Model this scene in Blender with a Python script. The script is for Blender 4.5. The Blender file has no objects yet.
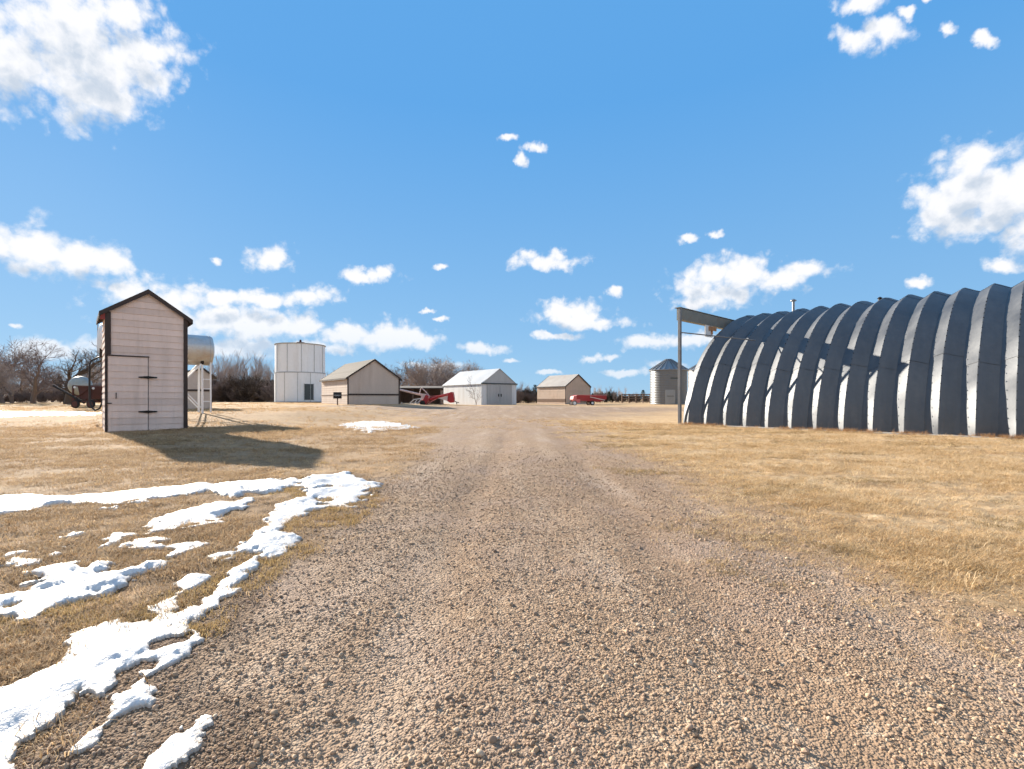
import bpy, math, random
import numpy as np
from mathutils import Vector, Matrix
R = math.radians
C = bpy.data.collections.new("farmyard")
bpy.context.scene.collection.children.link(C)
SC = bpy.context.scene
FPX, HZ, CX, EYE = 475.0, 399.0, 512.0, 1.2      # focal length in photo pixels, horizon row, centre column, lens height

# ---------------------------------------------------------------- noise / terrain
def smooth(a, b, x):
    t = np.clip((np.asarray(x, dtype=float) - a) / (b - a), 0, 1)
    return t * t * (3 - 2 * t)
_rng = np.random.default_rng(7)
_perm = _rng.permutation(4096)
_val = _rng.random(4096)
def vnoise(x, y):
    x = np.asarray(x, dtype=float); y = np.asarray(y, dtype=float)
    xi = np.floor(x).astype(np.int64); yi = np.floor(y).astype(np.int64)
    xf = x - xi; yf = y - yi
    u = xf * xf * xf * (xf * (xf * 6 - 15) + 10); v = yf * yf * yf * (yf * (yf * 6 - 15) + 10)
    def h(i, j): return _val[_perm[(_perm[i & 4095] + j) & 4095]]
    return (h(xi, yi) * (1 - u) + h(xi + 1, yi) * u) * (1 - v) + (h(xi, yi + 1) * (1 - u) + h(xi + 1, yi + 1) * u) * v
def fbm(x, y, s, o=4, seed=0.0):
    x = np.asarray(x, dtype=float) * s + 17.3 + seed * 31.7; y = np.asarray(y, dtype=float) * s - 9.1 + seed * 13.9
    t = 0; a = 0.5; n = 0
    for _ in range(o):
        t = t + a * vnoise(x, y); n += a
        x, y = 1.6 * x + 1.2 * y + 5.2, -1.2 * x + 1.6 * y + 1.3; a *= 0.5
    return t / n
def g(x, y):
    x = np.asarray(x, dtype=float); y = np.asarray(y, dtype=float)
    wl = smooth(-7, -13, x)
    wr = smooth(10, 18, x)
    base = (0.46 + 0.09 * wr) * smooth(22, 50, y)
    left = 0.5 * smooth(19, 29, y) + 0.2 * smooth(30, 60, y)
    z = base * (1 - wl) + left * wl
    z = z + 0.05 * wr * smooth(18, 10, y) + 0.05 * (fbm(x, y, 0.12, 3, 1) - 0.5) * smooth(3, 9, np.hypot(x, y))
    return z
def gz(x, y): return float(g(x, y))
def G(px, py):                                    # where the sight line through a photo pixel meets the ground
    z = 0.0
    for _ in range(30):
        Y = FPX * (EYE - z) / (py - HZ); X = (px - CX) / FPX * Y
        z = 0.5 * z + 0.5 * gz(X, Y)
    return X, Y
def XP(px, Y): return (px - CX) / FPX * Y
def ZP(py, Y): return EYE + (HZ - py) * Y / FPX

# ---------------------------------------------------------------- materials
def new_mat(name):
    m = bpy.data.materials.new(name); m.use_nodes = True
    nt = m.node_tree; nt.nodes.clear()
    out = nt.nodes.new('ShaderNodeOutputMaterial'); b = nt.nodes.new('ShaderNodeBsdfPrincipled')
    nt.links.new(b.outputs[0], out.inputs[0])
    return m, nt, b
class N:
    def __init__(s, nt): s.nt = nt
    def n(s, t, **k):
        o = s.nt.nodes.new(t)
        for a, v in k.items(): setattr(o, a, v)
        return o
    def L(s, a, b): s.nt.links.new(a, b)
    def put(s, sock, v):
        if hasattr(v, 'is_output') or isinstance(v, bpy.types.NodeSocket): s.L(v, sock)
        else: sock.default_value = v
    def math(s, op, a, b=0.0, c=None, clamp=False):
        o = s.n('ShaderNodeMath', operation=op); o.use_clamp = clamp
        s.put(o.inputs[0], a); s.put(o.inputs[1], b)
        if c is not None: s.put(o.inputs[2], c)
        return o.outputs[0]
    def vec(s, op, a, b=None):
        o = s.n('ShaderNodeVectorMath', operation=op); s.put(o.inputs[0], a)
        if b is not None: s.put(o.inputs[1], b)
        return o.outputs[1] if op in ('LENGTH', 'DOT_PRODUCT', 'DISTANCE') else o.outputs[0]
    def noise(s, v, scale, detail=4, rough=0.55, dist=0.0, color=False):
        o = s.n('ShaderNodeTexNoise'); s.put(o.inputs['Vector'], v)
        o.inputs['Scale'].default_value = scale; o.inputs['Detail'].default_value = detail
        o.inputs['Roughness'].default_value = rough; o.inputs['Distortion'].default_value = dist
        return o.outputs['Color'] if color else o.outputs[0]
    def ramp(s, f, pts):
        o = s.n('ShaderNodeValToRGB'); s.put(o.inputs[0], f)
        e = o.color_ramp.elements
        while len(e) < len(pts): e.new(0.5)
        for i, (p, c) in enumerate(pts):
            e[i].position = p; e[i].color = (c[0], c[1], c[2], 1) if hasattr(c, '__len__') else (c, c, c, 1)
        return o.outputs[0]
    def mix(s, f, a, b, mode='MIX'):
        o = s.n('ShaderNodeMix', data_type='RGBA', blend_type=mode)
        s.put(o.inputs[0], f)
        for k, v in ((6, a), (7, b)):
            if isinstance(v, tuple): v = (v[0], v[1], v[2], 1)
            s.put(o.inputs[k], v)
        return o.outputs[2]
    def bump(s, h, strength, dist, nrm=None):
        o = s.n('ShaderNodeBump'); s.put(o.inputs['Strength'], strength); o.inputs['Distance'].default_value = dist
        s.put(o.inputs['Height'], h)
        if nrm is not None: s.L(nrm, o.inputs['Normal'])
        return o.outputs[0]
    def pos(s): return s.n('ShaderNodeNewGeometry').outputs['Position']
    def obj(s): return s.n('ShaderNodeTexCoord').outputs['Object']
    def attr(s, name, typ='GEOMETRY'):
        o = s.n('ShaderNodeAttribute'); o.attribute_name = name; o.attribute_type = typ
        return o

def painted(name, col, rough=0.6, metal=0.0, var=0.25, stain=None, stain_amt=0.0, scale=1.5, bump=0.0, streak=False, spec=0.4):
    m, nt, b = new_mat(name); k = N(nt)
    co = k.obj()
    if streak:
        mp = k.n('ShaderNodeMapping'); mp.inputs['Scale'].default_value = (1, 1, 0.12); k.L(co, mp.inputs[0]); cs = mp.outputs[0]
    else: cs = co
    n1 = k.noise(cs, scale, 6, 0.62); n2 = k.noise(co, scale * 9, 4, 0.6)
    f = k.math('ADD', k.math('MULTIPLY', n1, 0.65), k.math('MULTIPLY', n2, 0.35))
    lo = tuple(c * (1 - var) for c in col); hi = tuple(min(1, c * (1 + var)) for c in col)
    c = k.ramp(f, [(0.3, lo), (0.7, hi)])
    if stain:
        n3 = k.noise(cs, scale * 2.3, 7, 0.68)
        c = k.mix(k.math('MULTIPLY', k.ramp(n3, [(0.5, 0.0), (0.72, 1.0)]), stain_amt), c, stain)
    k.L(c, b.inputs['Base Color'])
    k.L(k.ramp(n1, [(0.3, rough * 0.8), (0.7, min(1, rough * 1.15))]), b.inputs['Roughness'])
    b.inputs['Metallic'].default_value = metal
    b.inputs['Specular IOR Level'].default_value = spec
    if bump: k.L(k.bump(f, 0.6, bump), b.inputs['Normal'])
    return m
M = {}
M['siding'] = painted('pinkish_beige_siding', (0.82, 0.655, 0.575), 0.75, var=0.10, stain=(0.52, 0.41, 0.35), stain_amt=0.35, scale=0.8, streak=True, bump=0.004)
def board_tint(m, pitch):
    nt = m.node_tree; k = N(nt); b = [n for n in nt.nodes if n.type == 'BSDF_PRINCIPLED'][0]; src = b.inputs['Base Color'].links[0].from_socket
    sx = k.n('ShaderNodeSeparateXYZ'); k.L(k.obj(), sx.inputs[0])
    wn = k.n('ShaderNodeTexWhiteNoise', noise_dimensions='1D'); k.L(k.math('FLOOR', k.math('DIVIDE', k.math('SUBTRACT', sx.outputs[2], 0.021), pitch)), wn.inputs['W'])
    v = k.math('MULTIPLY_ADD', wn.outputs['Value'], 0.16, 0.86)
    hs = k.n('ShaderNodeHueSaturation'); k.L(v, hs.inputs['Value']); k.L(src, hs.inputs['Color'])
    # nail and water streaks
    mp = k.n('ShaderNodeMapping'); mp.inputs['Scale'].default_value = (9, 9, 0.5); k.L(k.obj(), mp.inputs[0]); st = k.noise(mp.outputs[0], 1.0, 5, 0.7)
    c = k.mix(k.ramp(st, [(0.55, 0.0), (0.75, 0.28)]), hs.outputs[0], (0.36, 0.28, 0.23))
    k.L(c, b.inputs['Base Color'])
board_tint(M['siding'], 0.245)
M['cream_siding'] = painted('cream_siding', (0.53, 0.445, 0.385), 0.8, var=0.12, stain=(0.40, 0.31, 0.25), stain_amt=0.5, scale=0.6, streak=True, bump=0.004)
M['tan_siding'] = painted('tan_siding', (0.50, 0.39, 0.31), 0.8, var=0.12, stain=(0.3, 0.22, 0.17), stain_amt=0.4, scale=0.6, bump=0.004)
M['brown_trim'] = painted('dark_brown_trim', (0.045, 0.030, 0.026), 0.6, var=0.3, scale=3)
M['red_trim'] = painted('faded_red_trim', (0.30, 0.05, 0.04), 0.7, var=0.3, scale=4)
M['black_iron'] = painted('black_iron', (0.018, 0.016, 0.016), 0.55, metal=0.3, var=0.3, scale=6)
M['dark_roof'] = painted('dark_shingle_roof', (0.10, 0.085, 0.075), 0.9, var=0.3, scale=3, bump=0.01)
M['white_paint'] = painted('white_metal_paint', (0.72, 0.73, 0.74), 0.5, var=0.06, stain=(0.45, 0.40, 0.34), stain_amt=0.35, scale=1.2, streak=True)
M['white_steel'] = painted('chalky_white_steel', (0.78, 0.80, 0.82), 0.55, metal=0.0, var=0.07, stain=(0.42, 0.38, 0.33), stain_amt=0.4, scale=0.35, streak=True)
M['grey_steel'] = painted('grey_steel', (0.38, 0.40, 0.42), 0.5, metal=0.4, var=0.15, scale=1.0, streak=True)
M['dark_seam'] = painted('dark_panel_joint', (0.36, 0.37, 0.38), 0.7, var=0.2, scale=2)
M['dark_panel'] = painted('dark_grey_panel', (0.06, 0.075, 0.08), 0.6, var=0.2, scale=2)
M['galv'] = painted('galvanised_sheet', (0.26, 0.27, 0.28), 0.42, metal=0.6, var=0.15, stain=(0.22, 0.22, 0.22), stain_amt=0.4, scale=0.6, streak=True)
M['white_roof'] = painted('white_metal_roof', (0.42, 0.435, 0.45), 0.5, var=0.07, stain=(0.4, 0.34, 0.28), stain_amt=0.3, scale=0.4)
M['tan_roof'] = painted('pale_tan_metal_roof', (0.38, 0.345, 0.305), 0.55, var=0.12, stain=(0.3, 0.2, 0.13), stain_amt=0.4, scale=0.5)
M['tank'] = painted('weathered_silver_tank', (0.52, 0.52, 0.50), 0.38, metal=0.55, var=0.12, stain=(0.36, 0.22, 0.12), stain_amt=0.55, scale=0.9)
M['dome'] = painted('grey_green_tank', (0.30, 0.34, 0.34), 0.5, metal=0.3, var=0.15, stain=(0.25, 0.2, 0.1), stain_amt=0.5, scale=1.2)
M['red_paint'] = painted('farm_red_paint', (0.36, 0.022, 0.026), 0.42, var=0.25, stain=(0.2, 0.06, 0.04), stain_amt=0.4, scale=1.5)
M['pale_red'] = painted('sun_faded_red_paint', (0.62, 0.16, 0.15), 0.5, var=0.2, scale=1.5)
M['pink_white'] = painted('faded_pinkish_white_paint', (0.66, 0.50, 0.46), 0.5, var=0.12, stain=(0.4, 0.15, 0.1), stain_amt=0.4, scale=1.5)
M['rust'] = painted('rusty_red_iron', (0.085, 0.035, 0.03), 0.8, metal=0.1, var=0.4, scale=3)
M['tyre'] = painted('black_rubber', (0.02, 0.02, 0.02), 0.85, var=0.2, scale=4)
M['hose'] = painted('black_rubber_hose', (0.012, 0.012, 0.013), 0.5, var=0.2, scale=4)
M['old_wood'] = painted('old_grey_brown_wood', (0.17, 0.115, 0.085), 0.9, var=0.35, scale=2.5, bump=0.006)
M['concrete'] = painted('concrete_footing', (0.46, 0.44, 0.41), 0.9, var=0.15, scale=2, bump=0.006)
M['post_steel'] = painted('weathered_grey_steel_post', (0.18, 0.185, 0.195), 0.55, metal=0.25, var=0.2, stain=(0.16, 0.10, 0.07), stain_amt=0.35, scale=1.5)
M['rust_beam'] = painted('grey_green_weathered_beam', (0.20, 0.20, 0.175), 0.6, metal=0.2, var=0.25, stain=(0.20, 0.12, 0.08), stain_amt=0.5, scale=1.3)
M['bare_wood'] = painted('orange_bare_wood', (0.42, 0.22, 0.11), 0.8, var=0.25, scale=3)
M['bark_grey'] = painted('grey_bark', (0.17, 0.13, 0.11), 0.95, var=0.3, scale=5)
M['twig_grey'] = painted('pale_grey_twigs', (0.32, 0.26, 0.23), 0.95, var=0.25, scale=3)
M['twig_brown'] = painted('brown_grey_twigs', (0.19, 0.145, 0.13), 0.95, var=0.3, scale=3)
M['twig_dark'] = painted('dark_twigs', (0.10, 0.075, 0.06), 0.95, var=0.3, scale=3)
M['needle'] = painted('dark_green_needles', (0.035, 0.05, 0.028), 0.9, var=0.35, scale=4)
# weathered brown shingles laid in courses
def shingle_mat():
    m, nt, b = new_mat('brown_wood_shingles'); k = N(nt); co = k.obj()
    br = k.n('ShaderNodeTexBrick'); mp = k.n('ShaderNodeMapping'); k.L(co, mp.inputs[0]); mp.inputs['Rotation'].default_value = (R(90), 0, R(90)); k.L(mp.outputs[0], br.inputs[0])
    br.inputs['Scale'].default_value = 1.0; br.inputs['Brick Width'].default_value = 0.28; br.inputs['Row Height'].default_value = 0.16
    br.inputs['Mortar Size'].default_value = 0.012
    br.inputs['Color1'].default_value = (0.15, 0.13, 0.112, 1); br.inputs['Color2'].default_value = (0.095, 0.082, 0.07, 1); br.inputs['Mortar'].default_value = (0.07, 0.055, 0.04, 1)
    n1 = k.noise(co, 1.3, 6, 0.65)
    c = k.mix(k.ramp(n1, [(0.42, 0.0), (0.7, 0.8)]), br.outputs[0], (0.10, 0.088, 0.072))
    k.L(c, b.inputs['Base Color']); b.inputs['Roughness'].default_value = 0.95
    k.L(k.bump(n1, 0.7, 0.03), b.inputs['Normal'])
    return m
M['shingle'] = shingle_mat()
def corr_mat(name, col, metal, rough, pitch=0.25, var=0.1, stain=None, horizontal=False):
    m = painted(name, col, rough, metal, var, stain, 0.4 if stain else 0, 0.5, 0, True)
    nt = m.node_tree; k = N(nt); b = [n for n in nt.nodes if n.type == 'BSDF_PRINCIPLED'][0]
    w = k.n('ShaderNodeTexWave'); w.bands_direction = 'Z' if horizontal else 'X'; w.inputs['Scale'].default_value = 0.314 / pitch
    k.L(k.obj(), w.inputs[0])
    k.L(k.bump(w.outputs['Fac'], 0.6, 0.03), b.inputs['Normal'])
    return m
M['bin_steel'] = corr_mat('corrugated_bin_steel', (0.17, 0.175, 0.18), 0.65, 0.42, 0.2, horizontal=True)
M['ribbed_white'] = corr_mat('ribbed_white_sheet', (0.60, 0.63, 0.66), 0.1, 0.5, 0.5, stain=(0.4, 0.36, 0.3))
# quonset sheet: dull galvanised steel
def quonset_mat():
    m, nt, b = new_mat('dull_galvanised_arch_steel'); k = N(nt); co = k.obj()
    n1 = k.noise(co, 0.55, 6, 0.62); n2 = k.noise(co, 7.0, 5, 0.6)
    mp = k.n('ShaderNodeMapping'); mp.inputs['Scale'].default_value = (1.2, 3.0, 0.2); k.L(co, mp.inputs[0])
    n3 = k.noise(mp.outputs[0], 1.6, 5, 0.6)
    f = k.math('ADD', k.math('MULTIPLY', n1, 0.45), k.math('ADD', k.math('MULTIPLY', n2, 0.2), k.math('MULTIPLY', n3, 0.35)))
    c = k.ramp(f, [(0.3, (0.11, 0.117, 0.127)), (0.52, (0.155, 0.161, 0.17)), (0.75, (0.215, 0.22, 0.225))])
    k.L(c, b.inputs['Base Color']); b.inputs['Metallic'].default_value = 0.96; b.inputs['Specular IOR Level'].default_value = 0.3
    k.L(k.ramp(f, [(0.3, 0.58), (0.7, 0.68)]), b.inputs['Roughness'])
    k.L(k.bump(k.math('ADD', n1, k.math('MULTIPLY', n2, 0.15)), 0.5, 0.03), b.inputs['Normal'])
    return m
M['quonset'] = quonset_mat()

# ---------------------------------------------------------------- mesh building
class MB:
    def __init__(s): s.v = []; s.f = []; s.sm = []
    def face(s, pts, smooth=False):
        i = len(s.v); s.v += [tuple(p) for p in pts]; s.f.append(tuple(range(i, i + len(pts)))); s.sm.append(smooth)
    def box(s, lo, hi, bev=0.0):
        x0, y0, z0 = lo; x1, y1, z1 = hi
        i = len(s.v)
        s.v += [(x0, y0, z0), (x1, y0, z0), (x1, y1, z0), (x0, y1, z0), (x0, y0, z1), (x1, y0, z1), (x1, y1, z1), (x0, y1, z1)]
        for f in ((0, 3, 2, 1), (4, 5, 6, 7), (0, 1, 5, 4), (1, 2, 6, 5), (2, 3, 7, 6), (3, 0, 4, 7)):
            s.f.append(tuple(i + a for a in f)); s.sm.append(False)
    def prism(s, poly, axis, a, b):                # polygon in the plane across an axis, run from a to b
        n = len(poly); i = len(s.v)
        for t in (a, b):
            for p, q in poly: s.v.append({'x': (t, p, q), 'y': (p, t, q), 'z': (p, q, t)}[axis])
        s.f.append(tuple(range(i + n - 1, i - 1, -1))); s.f.append(tuple(range(i + n, i + 2 * n))); s.sm += [False, False]
        for k in range(n):
            j = (k + 1) % n; s.f.append((i + k, i + j, i + n + j, i + n + k)); s.sm.append(False)
    def tube(s, pts, rad, n=6, caps=True, smooth=True):
        pts = [Vector(p) for p in pts]
        if not hasattr(rad, '__len__'): rad = [rad] * len(pts)
        i0 = len(s.v); up = None
        for k, p in enumerate(pts):
            d = (pts[min(k + 1, len(pts) - 1)] - pts[max(k - 1, 0)])
            d = d.normalized() if d.length > 1e-9 else Vector((0, 0, 1))
            if up is None:
                up = d.orthogonal().normalized()
            else:
                up = (up - d * up.dot(d)); up = up.normalized() if up.length > 1e-6 else d.orthogonal().normalized()
            w = d.cross(up)
            for j in range(n):
                a = 2 * math.pi * j / n
                s.v.append(tuple(p + (up * math.cos(a) + w * math.sin(a)) * rad[k]))
        for k in range(len(pts) - 1):
            for j in range(n):
                a = i0 + k * n + j; b = i0 + k * n + (j + 1) % n
                s.f.append((a, b, b + n, a + n)); s.sm.append(smooth)
        if caps:
            e = i0 + (len(pts) - 1) * n
            s.face(s.v[i0:i0 + n][::-1]); s.face(s.v[e:e + n])
    def bar(s, a, b, w, h=None, upv=(0, 0, 1)):     # rectangular bar from a to b
        h = h or w; a = Vector(a); b = Vector(b); d = (b - a).normalized(); u = Vector(upv)
        if abs(d.dot(u)) > 0.95: u = Vector((0, 1, 0))
        x = d.cross(u).normalized() * (w / 2); y = d.cross(x).normalized() * (h / 2)
        i = len(s.v)
        for p in (a, b):
            for sx, sy in ((-1, -1), (1, -1), (1, 1), (-1, 1)): s.v.append(tuple(p + x * sx + y * sy))
        for f in ((0, 1, 2, 3), (7, 6, 5, 4), (0, 4, 5, 1), (1, 5, 6, 2), (2, 6, 7, 3), (3, 7, 4, 0)):
            s.f.append(tuple(i + q for q in f)); s.sm.append(False)
    def lathe(s, prof, n=24, axis='z', c=(0, 0, 0), smooth=True):   # profile of (radius, height)
        i = len(s.v)
        for r, h in prof:
            for j in range(n):
                a = 2 * math.pi * j / n; p, q = r * math.cos(a), r * math.sin(a)
                v = {'z': (p, q, h), 'x': (h, p, q), 'y': (q, h, p)}[axis]
                s.v.append((v[0] + c[0], v[1] + c[1], v[2] + c[2]))
        for k in range(len(prof) - 1):
            for j in range(n):
                a = i + k * n + j; b = i + k * n + (j + 1) % n
                s.f.append((a, b, b + n, a + n)); s.sm.append(smooth)
        e = i + (len(prof) - 1) * n; s.face(s.v[i:i + n][::-1]); s.face(s.v[e:e + n])
    def mesh(s, name):
        me = bpy.data.meshes.new(name); me.from_pydata(s.v, [], s.f); me.update()
        me.polygons.foreach_set('use_smooth', s.sm)
        if any(s.sm) and len(s.f) < 60000: me.set_sharp_from_angle(angle=R(38))
        return me
    def build(s, name, mat, parent=None, bevel=0.0):
        me = s.mesh(name); me.materials.append(mat)
        o = bpy.data.objects.new(name, me); C.objects.link(o)
        if parent is not None: o.parent = parent
        if bevel:
            md = o.modifiers.new('edge', 'BEVEL'); md.width = bevel; md.segments = 2; md.limit_method = 'ANGLE'; md.angle_limit = R(40)
        return o
def tag(o, label, cat, group=None, kind=None):
    o['label'] = label; o['category'] = cat
    if group: o['group'] = group
    if kind: o['kind'] = kind
    return o
def empty(name, loc, rz, label, cat, group=None):
    o = bpy.data.objects.new(name, None); C.objects.link(o); o.empty_display_size = 0.2
    o.location = loc; o.rotation_euler = (0, 0, rz)
    return tag(o, label, cat, group)
def copy_tree(o, parent=None):
    c = o.copy(); C.objects.link(c)
    if parent is not None: c.parent = parent
    for ch in list(o.children): copy_tree(ch, c)
    return c
def grid_mesh(name, V, nr, nc, keep, mats, attrs=None, wrap=False):
    """quads of an nr x nc vertex grid, only those in the boolean array keep"""
    idx = np.arange(nr * nc).reshape(nr, nc)
    a = idx[:-1, :-1][keep]; b = idx[:-1, 1:][keep]; c = idx[1:, 1:][keep]; d = idx[1:, :-1][keep]
    F = np.stack([a, b, c, d], 1)
    used, inv = np.unique(F, return_inverse=True); F = inv.reshape(-1, 4); VV = V[used]
    me = bpy.data.meshes.new(name)
    me.vertices.add(len(VV)); me.vertices.foreach_set('co', VV.astype(np.float32).ravel())
    me.loops.add(len(F) * 4); me.loops.foreach_set('vertex_index', F.astype(np.int32).ravel())
    me.polygons.add(len(F)); me.polygons.foreach_set('loop_start', np.arange(0, len(F) * 4, 4, dtype=np.int32))
    me.polygons.foreach_set('loop_total', np.full(len(F), 4, dtype=np.int32))
    me.polygons.foreach_set('use_smooth', np.ones(len(F), dtype=bool))
    me.update(calc_edges=True)
    for k, arr in (attrs or {}).items():
        at = me.attributes.new(k, 'FLOAT', 'POINT'); at.data.foreach_set('value', arr[used].astype(np.float32))
    for m in mats: me.materials.append(m)
    o = bpy.data.objects.new(name, me); C.objects.link(o)
    return o

# ---------------------------------------------------------------- camera
cam = bpy.data.cameras.new('camera'); co_ = bpy.data.objects.new('camera', cam); C.objects.link(co_)
co_.location = (0, 0, EYE); co_.rotation_euler = (R(90), 0, 0)
cam.sensor_fit = 'HORIZONTAL'; cam.sensor_width = 36; cam.lens = FPX / 1024 * 36
cam.shift_y = (HZ - 384.5) / 1024
cam.clip_start = 0.05; cam.clip_end = 20000
SC.camera = co_

# ---------------------------------------------------------------- light and sky
SUN_AZ, SUN_EL = R(-46.5), R(20.5)                # azimuth from +Y towards +X
sd = Vector((math.sin(SUN_AZ) * math.cos(SUN_EL), math.cos(SUN_AZ) * math.cos(SUN_EL), math.sin(SUN_EL)))
sun = bpy.data.lights.new('sun', 'SUN'); so = bpy.data.objects.new('sun', sun); C.objects.link(so)
sun.energy = 5.0; sun.angle = R(0.53); sun.color = (1.0, 0.90, 0.76)
so.rotation_euler = (-sd).to_track_quat('-Z', 'Y').to_euler(); so.location = (0, 0, 30)

CLOUDS = [  # photo pixel centre, half width, half height
 (60,38,80,52),(108,66,70,42),(18,62,56,42),(98,100,48,30),(152,52,40,20),(122,14,34,22),(-40,20,70,54),
 (30,247,46,21),(85,257,46,19),(112,264,26,13),(-25,250,46,22),
 (122,291,36,13),(165,302,56,17),(215,319,58,17),(262,327,56,14),(302,328,24,9),(308,296,30,10),(270,299,36,8),(225,300,40,9),
 (268,258,22,12),(216,260,8,6),(368,277,26,7),(386,273,10,8),(442,267,11,4),(427,310,9,3),
 (507,137,13,5),(534,146,13,7),(522,160,8,8),(545,262,33,8),(530,256,16,8),(558,255,14,8),
 (616,292,11,7),(575,318,36,9),(568,310,24,10),(592,322,36,7),(555,336,24,4),
 (380,337,44,13),(410,340,28,9),(348,335,34,9),(483,348,22,5),(592,358,14,5),
 (650,342,28,7),(690,341,34,8),(730,342,30,7),
 (712,292,40,15),(706,276,28,14),(742,272,26,16),(775,278,32,11),(808,268,28,9),(700,302,26,6),
 (688,238,13,5),(716,235,12,5),
 (972,184,40,36),(948,204,36,28),(1004,196,50,40),(984,158,26,16),(1062,195,60,48),(965,226,56,15),(1030,226,60,18),
 (1000,265,24,7),(917,283,12,7),
 (855,45,26,13),(882,33,24,11),(905,18,12,8),(862,4,24,11),(947,27,12,8),(978,42,16,8),(925,0,8,6),
 (15,328,13,4),(60,350,50,9),(245,348,44,9),(440,318,10,3),(130,345,46,8),(310,347,50,7),
 (548,372,16,3),(628,374,24,4),(668,366,18,4),(436,366,30,4),(512,360,10,3),(610,357,10,4),
]
def azel(px, py):
    x, z = (px - CX) / FPX, (HZ - py) / FPX
    return math.atan2(x, 1.0), math.atan2(z, math.hypot(x, 1.0))
def sky_world():
    """Nishita blue under broken fair-weather cumulus; the cloud list is kept in four sectors of azimuth so that each direction only looks up its own"""
    w = bpy.data.worlds.new("World"); SC.world = w; w.use_nodes = True
    nt = w.node_tree; nt.nodes.clear(); k = N(nt)
    cl = []
    for (px, py, rx, ry) in CLOUDS:
        a0, e0 = azel(px, py); ra = abs(azel(px + rx, py)[0] - azel(px - rx, py)[0]) / 2 * 1.28
        ray = lambda x, y: np.array(Vector(((x - CX) / FPX, 1.0, (HZ - y) / FPX)).normalized())
        c0 = ray(px, py); J = np.stack([(ray(px + 1, py) - ray(px - 1, py)) / 2, (ray(px, py + 1) - ray(px, py - 1)) / 2], 1)
        P2 = np.linalg.pinv(J); grow = 1.08 if rx < 17 else 1.36; r1 = P2[0] / (rx * grow); r2 = P2[1] / (ry * grow * 1.05)
        cl.append((a0, ra, tuple(map(float, r1)), tuple(map(float, r2)), float(r1 @ c0), float(r2 @ c0)))
    def field(lo, hi):
        gt = bpy.data.node_groups.new('cloud_field', 'ShaderNodeTree')
        gt.interface.new_socket('Vector', in_out='INPUT', socket_type='NodeSocketVector')
        gt.interface.new_socket('Distance', in_out='OUTPUT', socket_type='NodeSocketFloat')
        kg = N(gt); gi = gt.nodes.new('NodeGroupInput'); go = gt.nodes.new('NodeGroupOutput'); acc = None
        for a0, ra, r1, r2, k1, k2 in cl:
            if a0 + 1.9 * ra + 0.06 < lo or a0 - 1.9 * ra - 0.06 > hi: continue
            q = kg.n('ShaderNodeCombineXYZ'); kg.L(kg.vec('DOT_PRODUCT', gi.outputs[0], r1), q.inputs[0]); kg.L(kg.vec('DOT_PRODUCT', gi.outputs[0], r2), q.inputs[1])
            d = kg.vec('DISTANCE', q.outputs[0], (k1, k2, 0.0))
            if acc is None: acc = d
            else:
                o = kg.n('ShaderNodeMath', operation='SMOOTH_MIN'); kg.L(acc, o.inputs[0]); kg.L(d, o.inputs[1]); o.inputs[2].default_value = 0.22; acc = o.outputs[0]
        kg.L(acc, go.inputs[0]); return gt
    dirv = k.vec('NORMALIZE', k.n('ShaderNodeTexCoord').outputs['Generated'])
    sx = k.n('ShaderNodeSeparateXYZ'); k.L(dirv, sx.inputs[0])
    az = k.math('ARCTAN2', sx.outputs[0], sx.outputs[1]); el = k.math('ARCSINE', sx.outputs[2])
    cv = k.n('ShaderNodeCombineXYZ'); k.L(az, cv.inputs[0]); k.L(el, cv.inputs[1]); ae = cv.outputs[0]
    wn = k.noise(ae, 15, 5, 0.62, color=True)
    p = k.vec('ADD', dirv, k.vec('MULTIPLY', k.vec('SUBTRACT', wn, (0.5, 0.5, 0.5)), (0.045, 0.045, 0.042)))
    UP3 = (0.008, 0.0, 0.036)
    UP = (-0.010, 0.036, 0)
    def puffs(v, det):
        q = k.vec('ADD', v, k.vec('MULTIPLY', k.vec('SUBTRACT', k.noise(v, 40, 3, 0.6, color=True), (0.5, 0.5, 0.5)), (0.03, 0.03, 0.0)))
        def cell(sc):
            o = k.n('ShaderNodeTexVoronoi', voronoi_dimensions='2D'); k.L(q, o.inputs['Vector']); o.inputs['Scale'].default_value = sc; return o.outputs['Distance']
        f = k.math('MULTIPLY_ADD', cell(24), -0.42, 0.5 + 0.42 * 0.42)
        f = k.math('MULTIPLY_ADD', cell(58), -0.26, k.math('ADD', f, 0.26 * 0.42))
        return k.math('ADD', f, k.math('MULTIPLY', k.math('SUBTRACT', k.noise(v, 26, det, 0.66, 0.2), 0.5), 0.85))
    n0 = puffs(ae, 10); n1 = puffs(k.vec('ADD', ae, UP), 5)
    lowf = k.n('ShaderNodeMapRange'); k.L(el, lowf.inputs[0]); lowf.inputs[1].default_value = 0.0; lowf.inputs[2].default_value = 0.16; lowf.inputs[3].default_value = 0.5; lowf.inputs[4].default_value = 0.97
    # clear sky
    sky = k.n('ShaderNodeTexSky', sky_type='NISHITA'); sky.sun_disc = False
    sky.sun_elevation = SUN_EL; sky.sun_rotation = SUN_AZ
    sky.air_density = 1.0; sky.dust_density = 0.3; sky.ozone_density = 2.2; sky.altitude = 600
    h = k.n('ShaderNodeMapRange'); k.L(el, h.inputs[0]); h.inputs[1].default_value = 0.0; h.inputs[2].default_value = 0.55
    even = k.mix(k.math('POWER', h.outputs[0], 0.6), SKY_LOW, SKY_HIGH)
    clear = k.mix(SKY_FLAT, sky.outputs[0], even)
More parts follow.
